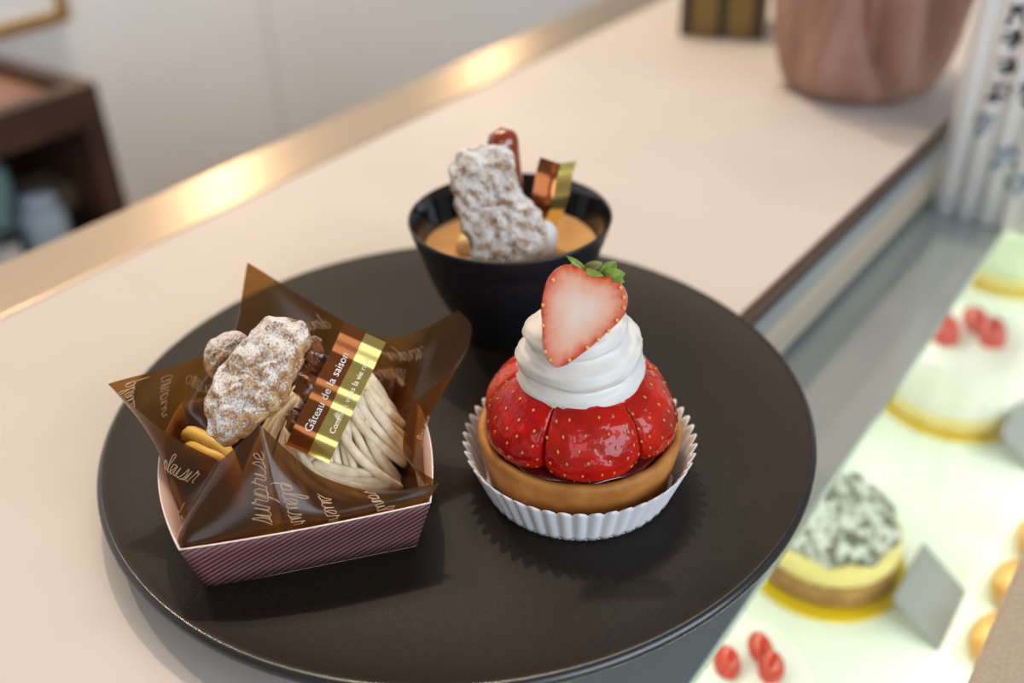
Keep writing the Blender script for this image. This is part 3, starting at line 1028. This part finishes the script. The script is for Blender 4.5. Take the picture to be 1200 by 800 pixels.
fl = empty('film_liner', K(0, 0, PF + .002)); tag(fl, 'translucent amber brown film with pale cursive print lining the striped tray', 'wrapper')
TT = 20
vv = []; ff = []
for j in range(TT + 1):
    for i in range(NS):
        P = film(i, 2 * j / TT); vv.append(K(P.x, P.y, P.z))
for j in range(TT):
    for i in range(NS):
        i2 = (i + 1) % NS
        ff.append((j * NS + i, j * NS + i2, (j + 1) * NS + i2, (j + 1) * NS + i))
vv.append(K(0, 0, PF + .0022))
for i in range(NS):
    ff.append((len(vv) - 1, (i + 1) % NS, i))
mk('film_sheet', vv, ff, M_film, fl)

# cursive print on the film
ALPH = {
    's': ([(0, 0), (.3, .5), (.45, 1.1), (.6, .6), (.5, .1), (.2, 0), (.7, .15)], .7),
    'u': ([(0, .1), (.15, 1), (.12, .2), (.3, 0), (.55, .3), (.64, 1), (.62, .15), (.85, .1)], .82),
    'r': ([(0, .1), (.15, .95), (.2, 1.15), (.3, .9), (.5, .9), (.45, .2), (.7, .1)], .66),
    'p': ([(0, .2), (.2, 1), (.05, -1.0), (.15, .3), (.35, 1), (.6, .7), (.5, .1), (.2, .1), (.8, .15)], .8),
    'i': ([(0, .1), (.15, 1), (.15, .15), (.4, .1)], .4),
    'e': ([(0, .2), (.45, .6), (.35, 1), (.1, .7), (.15, .1), (.5, .05), (.7, .2)], .66),
    'l': ([(0, .1), (.4, 1.6), (.25, 2), (.1, 1.5), (.15, .1), (.45, .1)], .45),
    'a': ([(.55, .9), (.2, 1), (.05, .4), (.25, 0), (.55, .5), (.6, 1), (.58, .15), (.85, .1)], .82),
    'o': ([(.3, 1), (.05, .6), (.15, .05), (.45, .1), (.55, .7), (.3, 1), (.6, .85), (.8, .8)], .76),
    'n': ([(0, 0), (.1, 1), (.1, 0), (.3, .9), (.5, .95), (.5, .1), (.75, .1)], .75),
    'c': ([(.5, .8), (.25, 1), (.05, .5), (.2, 0), (.6, .15)], .6),
    'd': ([(.5, .9), (.15, .9), (.05, .3), (.3, 0), (.55, .6), (.7, 2), (.6, .1), (.85, .1)], .85),
    'm': ([(0, 0), (.1, 1), (.1, 0), (.25, .9), (.38, .9), (.38, 0), (.55, .9), (.7, .9), (.68, .1), (.9, .1)], .9),
    'v': ([(0, .9), (.15, 1), (.25, 0), (.55, 1), (.75, .9)], .72),
}
M_script = new_mat('pale cursive print', (0.62, 0.42, 0.26), 0.5)


def script_word(word, s_key, t0, ang, size, r=.00012):
    """write a word on the film around ring position s_key (in keys) and height t0"""
    s0_ = s_key * SEG
    P0 = film(s0_, t0)
    ds = (film(s0_ + .8, t0) - film(s0_ - .8, t0)) / 1.6
    dtv = (film(s0_, t0 + .04) - film(s0_, t0 - .04)) / .08
    nrm = ds.cross(dtv).normalized()
    # in-plane unit axes; a along the ring, b perpendicular within the sheet
    a_ = ds.normalized(); b2 = nrm.cross(a_).normalized()
    m11, m12, m21, m22 = ds.dot(a_), dtv.dot(a_), ds.dot(b2), dtv.dot(b2)
    det = m11 * m22 - m12 * m21
    pts2 = []; x = 0
    for ch in word:
        st, adv = ALPH[ch]
        pts2 += [(x + px_ + .25 * py_, py_, 0) for px_, py_ in st]
        x += adv
    P2 = catmull(pts2, 4)
    ca, sa = math.cos(ang), math.sin(ang)
    line = []
    for p in P2:
        X = (p.x - x / 2) * size; Y = (p.y - .5) * size
        qa, qb = X * ca - Y * sa, X * sa + Y * ca
        s_ = (qa * m22 - m12 * qb) / det; t_ = (m11 * qb - m21 * qa) / det
        tt = t0 + t_
        if tt < .45 or tt > 1.97:
            if len(line) > 4: break
            line = []
            continue
        Pp = film(s0_ + s_, tt)
        line.append(K(Pp.x, Pp.y, Pp.z))
    if len(line) < 5: return
    v_, f_ = tube(line, r, 4)
    mk('script_print', v_, f_, M_script, fl)


for wd, sk, t0, an, sz in (('surprise', 15.80, 1.42, 1.30, .0042), ('plaisir', 0.30, 1.25, -1.15, .0034), ('sucre', 1.0, 1.2, -1.2, .0030), ('vanilla', 1.9, 1.30, -1.1, .0026),
                           ('plaisir', 13.3, 1.55, .3, .0034), ('douceur', 14.1, 1.1, .2, .0034), ('amour', 11.55, 1.6, -1.2, .0036), ('plaisir', 10.55, 1.55, -2.2, .0042), ('amour', 10.9, 1.3, -2.0, .0034),
                           ('surprise', 8.7, 1.5, 3.0, .0032), ('amour', 8.9, 1.05, 2.8, .0034), ('douceur', 9.6, 1.6, -.6, .0034), ('sucre', 3.6, 1.3, 2.6, .0026), ('plaisir', 11.9, 1.75, -1.3, .0028), ('plaisir', 5.2, 1.3, .2, .0026)):
    script_word(wd, sk, t0, an, sz)

# chestnut cream cake: piped strands over a dome
DC = (.0085, .0065)
DR, DZ0, DH = .0272, .0148, .0455
APX = (.0200, .0125)
M_chest = add_noise(new_mat('chestnut cream', (0.70, 0.54, 0.36), 0.55, sss=.1), (0.74, 0.58, 0.38), (0.88, 0.76, 0.57), 260, 5, bump=.6, bscale=1500, dist=.0004)
M_yel = add_noise(new_mat('yellow cream', (0.80, 0.52, 0.12), 0.5, sss=.1), (0.76, 0.44, 0.07), (0.84, 0.54, 0.13), 120, 3, bump=.3, bscale=1200, dist=.0003)
mbk = empty('chestnut_cake', K(DC[0], DC[1], PF + .0026)); tag(mbk, 'chestnut cream cake of piped strands sitting in the amber film', 'cake')


def dome(rr, ph, lift=0.0):
    r_ = min(rr, 1.0)
    z = DZ0 + DH * (1 - .78 * r_ ** 1.05 - .22 * r_ ** 4)
    ex = DC[0] + (DR + lift) * math.cos(ph); ey = DC[1] + (DR + lift) * math.sin(ph)
    return K(APX[0] + (ex - APX[0]) * rr, APX[1] + (ey - APX[1]) * rr, z + lift)


prof = [(0, DZ0)]
vv = []; ff = []
n = 40
rl = [1.0 - k / 12 for k in range(13)]
for rr in rl:
    for i in range(n):
        vv.append(dome(max(rr, .001), 2 * PI * i / n, -.0028))
for j in range(12):
    for i in range(n):
        i2 = (i + 1) % n
        ff.append((j * n + i, j * n + i2, (j + 1) * n + i2, (j + 1) * n + i))
ff.append(tuple(range(n - 1, -1, -1)))
mk('cream_core', vv, ff, M_chest, mbk)
rs = random.Random(5)
NST = 44
for k in range(NST):
    ph0 = 2 * PI * k / NST + rs.uniform(-.05, .05)
    tw = rs.uniform(.25, .75)
    lift = rs.uniform(-.0010, .0018)
    pts = []
    r0 = rs.uniform(.10, .55)
    for i in range(15):
        t = i / 14
        rr = r0 + (1.02 - r0) * t
        ph = ph0 + tw * t * t - .1
        w = .0008 * math.sin(7 * t + k)
        P = dome(min(rr, .995), ph, lift + .0012 + w * .4)
        if rr > .93: P.z = max(P.z - (rr - .93) * .05, PF + .0045)
        pts.append(P)
    rk = rs.uniform(.0013, .0017); kz = rs.uniform(0, 9)
    v, f = tube(pts, lambda t: rk * (1 + .12 * math.sin(9 * t + kz)), 7)
    mk('cream_strand', v, f, M_chest, mbk)
# loose strands sweeping across the front
for k, (a0, a1, h0, h1, lf) in enumerate(((-2.55, -1.05, .52, .82, .0026), (-2.45, -.95, .60, .88, .0030), (-2.4, -.85, .58, .93, .0036), (-2.3, -.9, .70, .97, .0034), (-2.6, -1.25, .56, .80, .0030), (-1.3, -.45, .35, .92, .0028), (-1.05, -.35, .30, .95, .0028), (-1.9, -.8, .70, .98, .0036), (-.9, .05, .30, .96, .0030), (-.6, .25, .34, .96, .0034), (-.3, .45, .32, .97, .0030), (-2.2, -1.1, .62, .95, .0042), (-1.6, -.75, .45, .97, .0040), (-.75, -.30, .40, .98, .0042), (.1, .6, .3, .97, .0030))):
    pts = []
    for i in range(17):
        t = i / 16
        rr = h0 + (h1 - h0) * t ** .8
        P = dome(rr, a0 + (a1 - a0) * t, lf)
        pts.append(P)
    v, f = tube(pts, .00155, 8)
    mk('cream_strand', v, f, M_chest, mbk)
# yellow strands at the left foot
yc = empty('yellow_cream', K(-.0225, .010, PF + .003)); tag(yc, 'piped yellow cream strands peeping out under the sugar-dusted crisp', 'cream')
for k in range(7):
    z = .0235 + .0045 * (k % 4) + .002 * (k // 4)
    off = -.0015 * k
    pts = catmull([K(-.0345 + .002 * (k % 3), .0215 + off, z - .003), K(-.0320 + .0015 * (k % 3), .0150 + off, z + .003), K(-.0270, .0090 + off, z + .0035), K(-.0215, .0015 + off * .6, z + .002), K(-.0195, -.006 + off * .3, z - .005)], 5)
    v, f = tube(pts, .00225, 8)
    mk('cream_strand', v, f, M_yel, yc)

# big crisp leaning on the cake
e1, e2, e3 = frame((-0.10, -0.70, 0.70))
outl = [(247, 488), (248, 468), (257, 445), (272, 425), (288, 404), (306, 385), (325, 376), (345, 378), (360, 384), (366, 398), (364, 415), (358, 432), (351, 452), (342, 470), (328, 488), (310, 500), (296, 512), (283, 521), (268, 520), (255, 508)]
cK = K(-.0080, .0005, .0625)
v, f, t = slab_from_outline(scaled(outl, 305, 450, 3650), cK, e1, e2, e3, .0065, .0035, 20, .0024, 260, 1.0, .10)
cr_ = tag(mk('almond_crisp', v, f, M_crisp), 'large sugar-dusted almond crisp leaning on the chestnut cake', 'biscuit')
out2 = [(258, 425), (258, 408), (266, 395), (282, 388), (296, 390), (304, 400), (300, 415), (288, 428), (270, 436)]
v, f, t = slab_from_outline(scaled(out2, 280, 412, 3150), K(-.0172, .0215, .0605), e1, e2, e3, .0050, .0040, 8, .0022, 230, 5.0, .10)
tag(mk('small_crisp', v, f, M_crisp), 'smaller sugar-dusted crisp tucked behind the large one in the tray', 'biscuit')
M_cnut = add_noise(new_mat('caramelised nut', (0.20, 0.06, 0.02), 0.15, coat=.8), (0.06, 0.014, 0.006), (0.22, 0.07, 0.02), 260, 3, bump=.4)
for P, s, lab in ((K(.0105, .0135, .0610), 1.0, 'dark caramelised nut between the large crisp and the foil label, uppermost'),
                  (K(.0080, .0040, .0540), .95, 'dark caramelised nut between the large crisp and the foil label, middle'),
                  (K(.0025, -.0035, .0460), .8, 'dark caramelised nut between the large crisp and the foil label, lowest')):
    v, f = ellipsoid(P, *frame((.3, -.7, .6), .6), .0045 * s, .0062 * s, .0042 * s, 18, 12, lambda p: 1 + .45 * noise.noise(p * 1.9 + Vector((s * 9, 0, 0))))
    tag(mk('candied_nut', v, f, M_cnut), lab, 'nut')

# foil label draped over the cake
LT = (K(.0216, .0178, .0652) + K(.0322, .0130, .0600)) / 2
LB = (K(-.0013, -.0045, .0405) + K(.0096, -.0110, .0375)) / 2
lx = (LT - LB); LL = lx.length; lx.normalize()
wy_ = (K(.0322, .0130, .0600) - K(.0216, .0178, .0652)); wy_ = (wy_ - lx * wy_.dot(lx)).normalized()
ln = wy_.cross(lx).normalized()
if ln.z < 0: ln = -ln
lc = (LT + LB) / 2 + Vector((.22, -.78, .58)) * .0068


def surf1(l, w):
    k_ = 2 * PI / .0165
    z = .00135 * math.sin(k_ * l + .6) - 1.2 * (l * l)
    dz = .00135 * k_ * math.cos(k_ * l + .6) - 2.4 * l
    return lc + lx * l + wy_ * w + ln * z, (ln - lx * dz).normalized()


foil_label('foil_label', 'wavy brown and gold foil band reading Gâteau de la saison on the chestnut cake', surf1, LL * 1.06, .0146, .0002,
           [('Gâteau de la saison', .0036, -.0010, -.0028), ('Comme à vous la vie ravi', .0026, .0006, .0042)], lc)
# label folded over in the bowl
lc2 = Vector((0.0162, 0.3520, 0.0675)); lx2 = Vector((0.30, 0.06, 0.95)).normalized(); wy2 = Vector((0.93, 0.30, -.24)); wy2 = (wy2 - lx2 * wy2.dot(lx2)).normalized(); ln2 = wy2.cross(lx2).normalized()
if ln2.y > 0: ln2 = -ln2


def surf2(l, w):
    z = -.0035 * abs(w + .0015) / .006 + .0008 * math.sin(l * 300) - 6 * l * l
    return lc2 + lx2 * l + wy2 * w + ln2 * z, ln2


foil_label('folded_foil_label', 'folded brown and gold foil band sticking up in the black bowl', surf2, .0420, .0165, -.0008, [], lc2)

# ------------------------------------------------------------------ strawberry tart in its paper cup
TC = Vector((0.0215, 0.2635, PF))
M_cup = new_mat('white pleated paper cup', (0.84, 0.83, 0.86), 0.65)
cu = empty('paper_cup', TC); tag(cu, 'white fluted paper case under the strawberry tart', 'paper case')
NP = 48
vv = []; ff = []
nr, na_ = 8, NP * 8
for j in range(nr + 1):
    h = j / nr
    for i in range(na_):
        a = 2 * PI * i / na_
        s = abs(math.sin(NP * a / 2 + .35 * h * 0))
        r = .0322 + (.0383 - .0322) * h + (.0023 * (.3 + .7 * h)) * (s - .6)
        z = .0003 + (.0148 + .0030 * s ** .8) * h
        vv.append(TC + Vector((r * math.cos(a), r * math.sin(a), z)))
for j in range(nr):
    for i in range(na_):
        i2 = (i + 1) % na_
        ff.append((j * na_ + i, j * na_ + i2, (j + 1) * na_ + i2, (j + 1) * na_ + i))
mk('fluted_wall', vv, ff, M_cup, cu, solid=.0002)
v, f = lathe([(0, .0002), (.0320, .0002), (.0320, .0005), (0, .0005)], TC, 64); mk('cup_base', v, f, M_cup, cu, smooth=False)

M_crust = add_noise(new_mat('baked tart shell', (0.62, 0.31, 0.10), 0.6), (0.36, 0.125, 0.020), (0.58, 0.25, 0.055), 120, 5, .3, .7, bump=.35, bscale=900, dist=.0004)
M_jam = new_mat('dark glaze', (0.10, 0.008, 0.006), 0.05, coat=1.0)
ta = empty('strawberry_tart', TC + Vector((0, 0, .0007))); tag(ta, 'round tart of glazed strawberries topped with cream on the right of the plate', 'tart')
v, f = lathe([(0, .0007), (.0292, .0007), (.0306, .0016), (.0336, .0190), (.0340, .0212), (.0336, .0227), (.0326, .0233), (.0312, .0230), (.0303, .0216), (.0300, .0200), (0, .0195)], TC, 96,
             lambda r, z, a: (r + .0003 * noise.noise(Vector((math.cos(a) * 3, math.sin(a) * 3, z * 300))), z + (.0004 * noise.noise(Vector((math.cos(a) * 4, math.sin(a) * 4, 5.))) if z > .018 else 0)))
mk('tart_shell', v, f, M_crust, ta)
v, f = lathe([(0, .0197), (.0298, .0203), (.0304, .0220), (.0290, .0226), (.024, .0228), (0, .0230)], TC, 96,
             lambda r, z, a: (r + (.0007 * math.sin(11 * a) if r > .025 else 0), z))
mk('glaze', v, f, M_jam, ta)

# strawberries: wedge-bounded berries leaning in to the middle
M_berry = new_mat('glazed strawberry', (0.56, 0.003, 0.004), 0.24, coat=.95, sss=.04, spec=.15)
nt, N, L, b = nodes(M_berry)
b.inputs['Coat IOR'].default_value = 1.38
at = N.new('ShaderNodeAttribute'); at.attribute_name = 'ripe'
tc = N.new('ShaderNodeTexCoord'); n1 = N.new('ShaderNodeTexNoise'); n1.inputs['Scale'].default_value = 130; n1.inputs['Detail'].default_value = 3; L.new(tc.outputs['Object'], n1.inputs['Vector'])
r1 = N.new('ShaderNodeValToRGB'); r1.color_ramp.elements[0].position = .3; r1.color_ramp.elements[1].position = .7
r1.color_ramp.elements[0].color = (0.30, 0.001, 0.002, 1); r1.color_ramp.elements[1].color = (0.58, 0.004, 0.003, 1); L.new(n1.outputs['Fac'], r1.inputs['Fac'])
mx = N.new('ShaderNodeMix'); mx.data_type = 'RGBA'; L.new(at.outputs['Fac'], mx.inputs['Factor']); L.new(r1.outputs['Color'], mx.inputs['A']); mx.inputs['B'].default_value = (0.74, 0.075, 0.02, 1)
L.new(mx.outputs['Result'], b.inputs['Base Color'])
n2 = N.new('ShaderNodeTexNoise'); n2.inputs['Scale'].default_value = 260; n2.inputs['Detail'].default_value = 4; L.new(tc.outputs['Object'], n2.inputs['Vector'])
bp = N.new('ShaderNodeBump'); bp.inputs['Strength'].default_value = .35; bp.inputs['Distance'].default_value = .0010; L.new(n2.outputs['Fac'], bp.inputs['Height']); L.new(bp.outputs['Normal'], b.inputs['Normal'])
n4 = N.new('ShaderNodeTexNoise'); n4.inputs['Scale'].default_value = 210; n4.inputs['Detail'].default_value = 2; n4.inputs['Roughness'].default_value = .4; L.new(tc.outputs['Object'], n4.inputs['Vector'])
bp2 = N.new('ShaderNodeBump'); bp2.inputs['Strength'].default_value = .7; bp2.inputs['Distance'].default_value = .0019; L.new(n4.outputs['Fac'], bp2.inputs['Height']); L.new(bp2.outputs['Normal'], b.inputs['Coat Normal'])
M_seed = new_mat('strawberry seed', (0.62, 0.25, 0.05), 0.3, coat=.6)


def berry(a_lo, a_hi, ripe, seed):
    rs = random.Random(seed)
    am = (a_lo + a_hi) / 2; hw = (a_hi - a_lo) / 2
    er = Vector((math.cos(am), math.sin(am), 0)); et = Vector((-math.sin(am), math.cos(am), 0)); ez = Vector((0, 0, 1))
    axis_pts = catmull([er * .0240 + ez * .0222, er * .0230 + ez * .0272, er * .0188 + ez * .0348, er * .0118 + ez * .0419, er * .0042 + ez * .0478], 8)
    n_a = len(axis_pts)
    wid = [.55, .90, 1.0, .82, .35]
    nu = 44
    grid = []
    kk = 30
    for j in range(kk + 1):
        t = j / kk
        x = t * (n_a - 1); i0 = min(int(x), n_a - 2); P = axis_pts[i0].lerp(axis_pts[i0 + 1], x - i0)
        T = (axis_pts[i0 + 1] - axis_pts[i0]).normalized(); Nn = et.cross(T).normalized()
        if Nn.dot(er) < 0: Nn = -Nn
        sh_ = math.sin(PI * (t * .86 + .13)) ** .62 if t < .97 else .38 * math.sqrt(max(0, (1 - t) / .03))
        if t < .10: sh_ *= math.sqrt(max(0.0, 1 - ((.10 - t) / .10) ** 2)) * .55 + .45
        row = []
        for i in range(nu):
            an = 2 * PI * i / nu
            wv = .0172 * sh_ * math.cos(an); nv_ = (.0104 * (1.12 - .50 * t) if math.sin(an) > 0 else .008) * sh_ * math.sin(an)
            row.append((P + et * wv + Nn * nv_, et * math.cos(an) + Nn * math.sin(an)))
        grid.append(row)
    # seed spots in (row, col)
    spots = []
    for r_ in range(2, kk - 1, 3):
        off = 1.5 if (r_ // 3) % 2 else 0
        for c_ in range(0, nu // 2 + 1, 3):
            spots.append((r_ + rs.uniform(-.35, .35), (c_ + off + rs.uniform(-.3, .3))))
    vv = []; seedpts = []

    def clampw(P):
        tan_ = math.tan(hw) * .985
        x = P.dot(er); y = P.dot(et)
        lim = max(.0006, x * tan_ + .0002)
        if abs(y) > lim * .86:
            yy = lim * (.86 + .14 * math.tanh((abs(y) / lim - .86) / .14))
            P = P - et * y + et * math.copysign(yy, y)
        return P
    for j in range(kk + 1):
        for i in range(nu):
            P, nn = grid[j][i]
            d = 0
            for (r_, c_) in spots:
                dr = (j - r_) / .95; dc = (i - c_) / .9
                q = dr * dr + dc * dc
                if q < 6: d += math.exp(-q)
            P = clampw(P - nn * (.00068 * d))
            P = P + nn * (.0004 * noise.noise(P * 170 + Vector((seed, 0, 0))))
            if P.z < .0212: P.z = .0212
            vv.append(TC + P)
    ff = []
    for j in range(kk):
        for i in range(nu):
            i2 = (i + 1) % nu
            ff.append((j * nu + i, j * nu + i2, (j + 1) * nu + i2, (j + 1) * nu + i))
    ff.append(tuple(range(nu - 1, -1, -1))); ff.append(tuple(kk * nu + i for i in range(nu)))
    o = mk('strawberry', vv, ff, M_berry, ta, origin=TC + er * .0215 + ez * .0212)
    spts(o, 'ripe', [ripe * max(0, 1 - abs(j / kk - .45) * 2.2) for j in range(kk + 1) for i in range(nu)])
    mb = MB()
    for (r_, c_) in spots:
        j = int(round(r_)); i = int(round(c_)) % nu
        P, nn = grid[j][i]
        Q = clampw(P)
        if (Q - P).length > .0022 or Q.z < .0216: continue
        T = (grid[min(j + 1, kk)][i][0] - grid[max(j - 1, 0)][i][0]).normalized()
        S = nn.cross(T).normalized()
        v_, f_ = ellipsoid(TC + Q - nn * .00036, S, T, nn, .00042, .00066, .00034, 8, 6)
        mb.add(v_, f_)
    so = mb.build('seeds', M_seed, o)
    so['kind'] = 'stuff'


D = math.radians
for lo, hi, rp, sd_ in ((-117, -54, .10, 1), (-54, 9, .15, 2), (9, 66, .3, 3), (66, 123, .3, 4), (123, 180, .8, 5), (180, 243, .0, 6)):
    berry(D(lo), D(hi), rp, sd_)

# cream rosette
M_whip = new_mat('whipped cream', (0.80, 0.77, 0.73), 0.45, sss=.12)
vv = []; ff = []
n = 120; kk = 44
CB = .0340; CH = .0350
for j in range(kk + 1):
    t = j / kk
    for i in range(n):
        a = 2 * PI * i / n
        R_ = .0192 * (math.sin(PI * min(1, (t * .93 + .10))) ** .55) if t < .98 else .0192 * math.sin(PI * 1.0114 * .98) ** .55 * .2
        R_ = .0194 * max(0.0, (1 - ((t - .34) / (.70 if t > .34 else .46)) ** 2)) ** .55
        ph = t * 3.7 - a / (2 * PI) + .25
        fr_ = ph - math.floor(ph)
        ridge = (abs(math.sin(PI * fr_)) ** .6 - .65) * .0042 * min(1, .15 + t * 3.2)
        fine = min(1, t * 6) * .00045 * math.sin(2 * PI * (t * 22 + a * .6)) + .00022 * math.sin(2 * PI * (t * 13 - a * .9))
        lump = min(1, .3 + t * 2) * .0009 * noise.noise(Vector((math.cos(a) * 1.4, math.sin(a) * 1.4, t * 3)))
        R_ = max(0.0002, R_ + (ridge + fine + lump) * min(1, R_ / .008))
        z = CB + CH * t + .0011 * math.sin(a * 2 + t * 2) * (1 - t)
        vv.append(TC + Vector((R_ * math.cos(a), R_ * math.sin(a), z)))
for j in range(kk):
    for i in range(n):
        i2 = (i + 1) % n
        ff.append((j * n + i, j * n + i2, (j + 1) * n + i2, (j + 1) * n + i))
ff.append(tuple(range(n - 1, -1, -1))); ff.append(tuple(kk * n + i for i in range(n)))
mk('cream_rosette', vv, ff, M_whip, ta)

# half strawberry leaning on the cream
HS = Vector((0.0213, 0.2490, 0.0860))
e1, e2, e3 = frame((-0.06, -0.86, 0.50))
o2 = [(130, 690), (98, 655), (80, 620), (68, 540), (70, 430), (68, 340), (85, 250), (110, 180), (160, 125), (215, 100), (270, 105), (320, 130), (360, 160), (420, 175), (470, 175), (520, 205), (560, 260), (573, 320), (560, 380), (520, 440), (450, 500), (380, 560), (300, 620), (220, 675), (170, 695)]
sc2 = 5 * 4020.0
pts2 = catmull([((x - 315) / sc2, -(y - 390) / sc2, 0) for x, y in o2], 5, True)
n = len(pts2)
cx = sum(p.x for p in pts2) / n; cy = sum(p.y for p in pts2) / n
cen = Vector((cx, cy, 0))
hs = empty('half_strawberry', HS - Vector((0, 0, .016))); tag(hs, 'cut half strawberry with green leaves set in the cream of the tart', 'strawberry')
M_flesh = new_mat('cut strawberry flesh', (0.85, 0.5, 0.42), 0.28, sss=.2, coat=.25)
nt, N, L, b = nodes(M_flesh)
at = N.new('ShaderNodeAttribute'); at.attribute_name = 'edge'
tc = N.new('ShaderNodeTexCoord'); n1 = N.new('ShaderNodeTexNoise'); n1.inputs['Scale'].default_value = 260; n1.inputs['Detail'].default_value = 5; L.new(tc.outputs['Object'], n1.inputs['Vector'])
ad = N.new('ShaderNodeMath'); ad.operation = 'MULTIPLY_ADD'; ad.inputs[1].default_value = .30; L.new(n1.outputs['Fac'], ad.inputs[0]); L.new(at.outputs['Fac'], ad.inputs[2])
r1 = N.new('ShaderNodeValToRGB'); cr = r1.color_ramp
cr.elements[0].position = .20; cr.elements[0].color = (0.82, 0.62, 0.52, 1)
cr.elements[1].position = 1.12; cr.elements[1].color = (0.62, 0.03, 0.012, 1)
for pos, c in ((.48, (0.82, 0.52, 0.40)), (.72, (0.80, 0.36, 0.23)), (.90, (0.74, 0.17, 0.07)), (1.0, (0.66, 0.05, 0.015))):
    e_ = cr.elements.new(min(pos, .999)); e_.color = (*c, 1)
L.new(ad.outputs[0], r1.inputs['Fac']); L.new(r1.outputs['Color'], b.inputs['Base Color'])
vv = []; ff = []; ed = []
rings = 22
for j in range(rings + 1):
    s = (j + .3) / (rings + .3)
    for i, p in enumerate(pts2):
        q = cen + (p - cen) * s
        z = .0003 * (noise.noise(Vector((q.x, q.y, 0)) * 260)) * (1 - s) - .0004 * s ** 6
        vv.append(HS + e1 * q.x + e2 * q.y + e3 * z)
        an = math.atan2((p - cen).y, (p - cen).x)
        streak = .08 * noise.noise(Vector((math.cos(an) * 9, math.sin(an) * 9, s * .8))) * s
        ed.append(max(0, min(1.2, s * .86 - .02 + streak)))
for j in range(rings):
    for i in range(n):
        i2 = (i + 1) % n
        ff.append((j * n + i, (j + 1) * n + i, (j + 1) * n + i2, j * n + i2))
ff.append(tuple(range(n)))
fo = mk('cut_flesh', vv, ff, M_flesh, hs); spts(fo, 'edge', ed)
M_skin = new_mat('strawberry skin', (0.60, 0.035, 0.012), 0.22, coat=.5, sss=.1)
vv = []; ff = []
rb = 12
for j in range(rb + 1):
    an = j / rb * PI / 2
    s = math.cos(an) * .999 + .001; z = -.0004 - .0100 * math.sin(an)
    if j <= 2: s = 1.0 + (.022 if j == 1 else (.012 if j == 2 else 0))
    for p in pts2:
        q = cen + (p - cen) * s
        vv.append(HS + e1 * q.x + e2 * q.y + e3 * z)
for j in range(rb):
    for i in range(n):
        i2 = (i + 1) % n
        ff.append((j * n + i, (j + 1) * n + i, (j + 1) * n + i2, j * n + i2))
mk('skin', vv, ff, M_skin, hs)
M_seed2 = new_mat('pale strawberry seed', (0.80, 0.48, 0.08), 0.3)
mb = MB()
for (x, y) in ((222, 660), (330, 590), (395, 545), (457, 495), (508, 432), (550, 358), (552, 300), (535, 243), (140, 185), (82, 605), (110, 655), (72, 450), (76, 330)):
    q = Vector(((x - 315) / sc2, -(y - 390) / sc2, 0))
    v_, f_ = ellipsoid(HS + e1 * q.x + e2 * q.y + e3 * .0001, e1, e2, e3, .00052, .00062, .0005, 8, 6)
    mb.add(v_, f_)
so = mb.build('seeds', M_seed2, hs); so['kind'] = 'stuff'
M_leaf = add_noise(new_mat('strawberry leaf', (0.16, 0.28, 0.03), 0.45), (0.12, 0.22, 0.02), (0.30, 0.40, 0.06), 300, 3)
M_leaf2 = add_noise(new_mat('dry strawberry leaf', (0.22, 0.20, 0.07), 0.5), (0.16, 0.14, 0.04), (0.34, 0.32, 0.12), 300, 3)


def leaf(p0, p1, w, curl, m, zoff=0.0):
    a = Vector(((p0[0] - 315) / sc2, -(p0[1] - 390) / sc2, 0)); b_ = Vector(((p1[0] - 315) / sc2, -(p1[1] - 390) / sc2, 0))
    d = b_ - a; ln_ = d.length; d.normalize(); s = Vector((-d.y, d.x, 0))
    vv = []; ff = []
    k_ = 9
    for i in range(k_ + 1):
        t = i / k_
        ww = w * math.sin(PI * min(1, t * .80 + .20)) ** .8 if t < 1 else w * .02
        c = a + d * (ln_ * t)
        zc = zoff - .002 + curl * math.sin(t * 2.2) * ln_
        for j in (-1, -.5, 0, .5, 1):
            q = c + s * (ww * j)
            vv.append(HS + e1 * q.x + e2 * q.y + e3 * (zc + abs(j) * ww * .45))
    for i in range(k_):
        for j in range(4):
            q = i * 5 + j
            ff.append((q, q + 1, q + 6, q + 5))
    mk('leaf', vv, ff, m, hs, solid=.00018)


leaf((330, 130), (222, 42), .0010, .25, M_leaf, -.0005)
leaf((300, 112), (248, 85), .0011, .1, M_leaf2, -.0005)
leaf((335, 118), (436, 92), .0014, .5, M_leaf2, -.0015)
leaf((425, 172), (518, 84), .0022, .12, M_leaf, -.0008)
leaf((440, 172), (566, 160), .0021, .15, M_leaf, .0002)
leaf((470, 178), (560, 208), .0016, .2, M_leaf, -.001)
leaf((330, 135), (440, 170), .0010, .0, M_leaf, .0012)
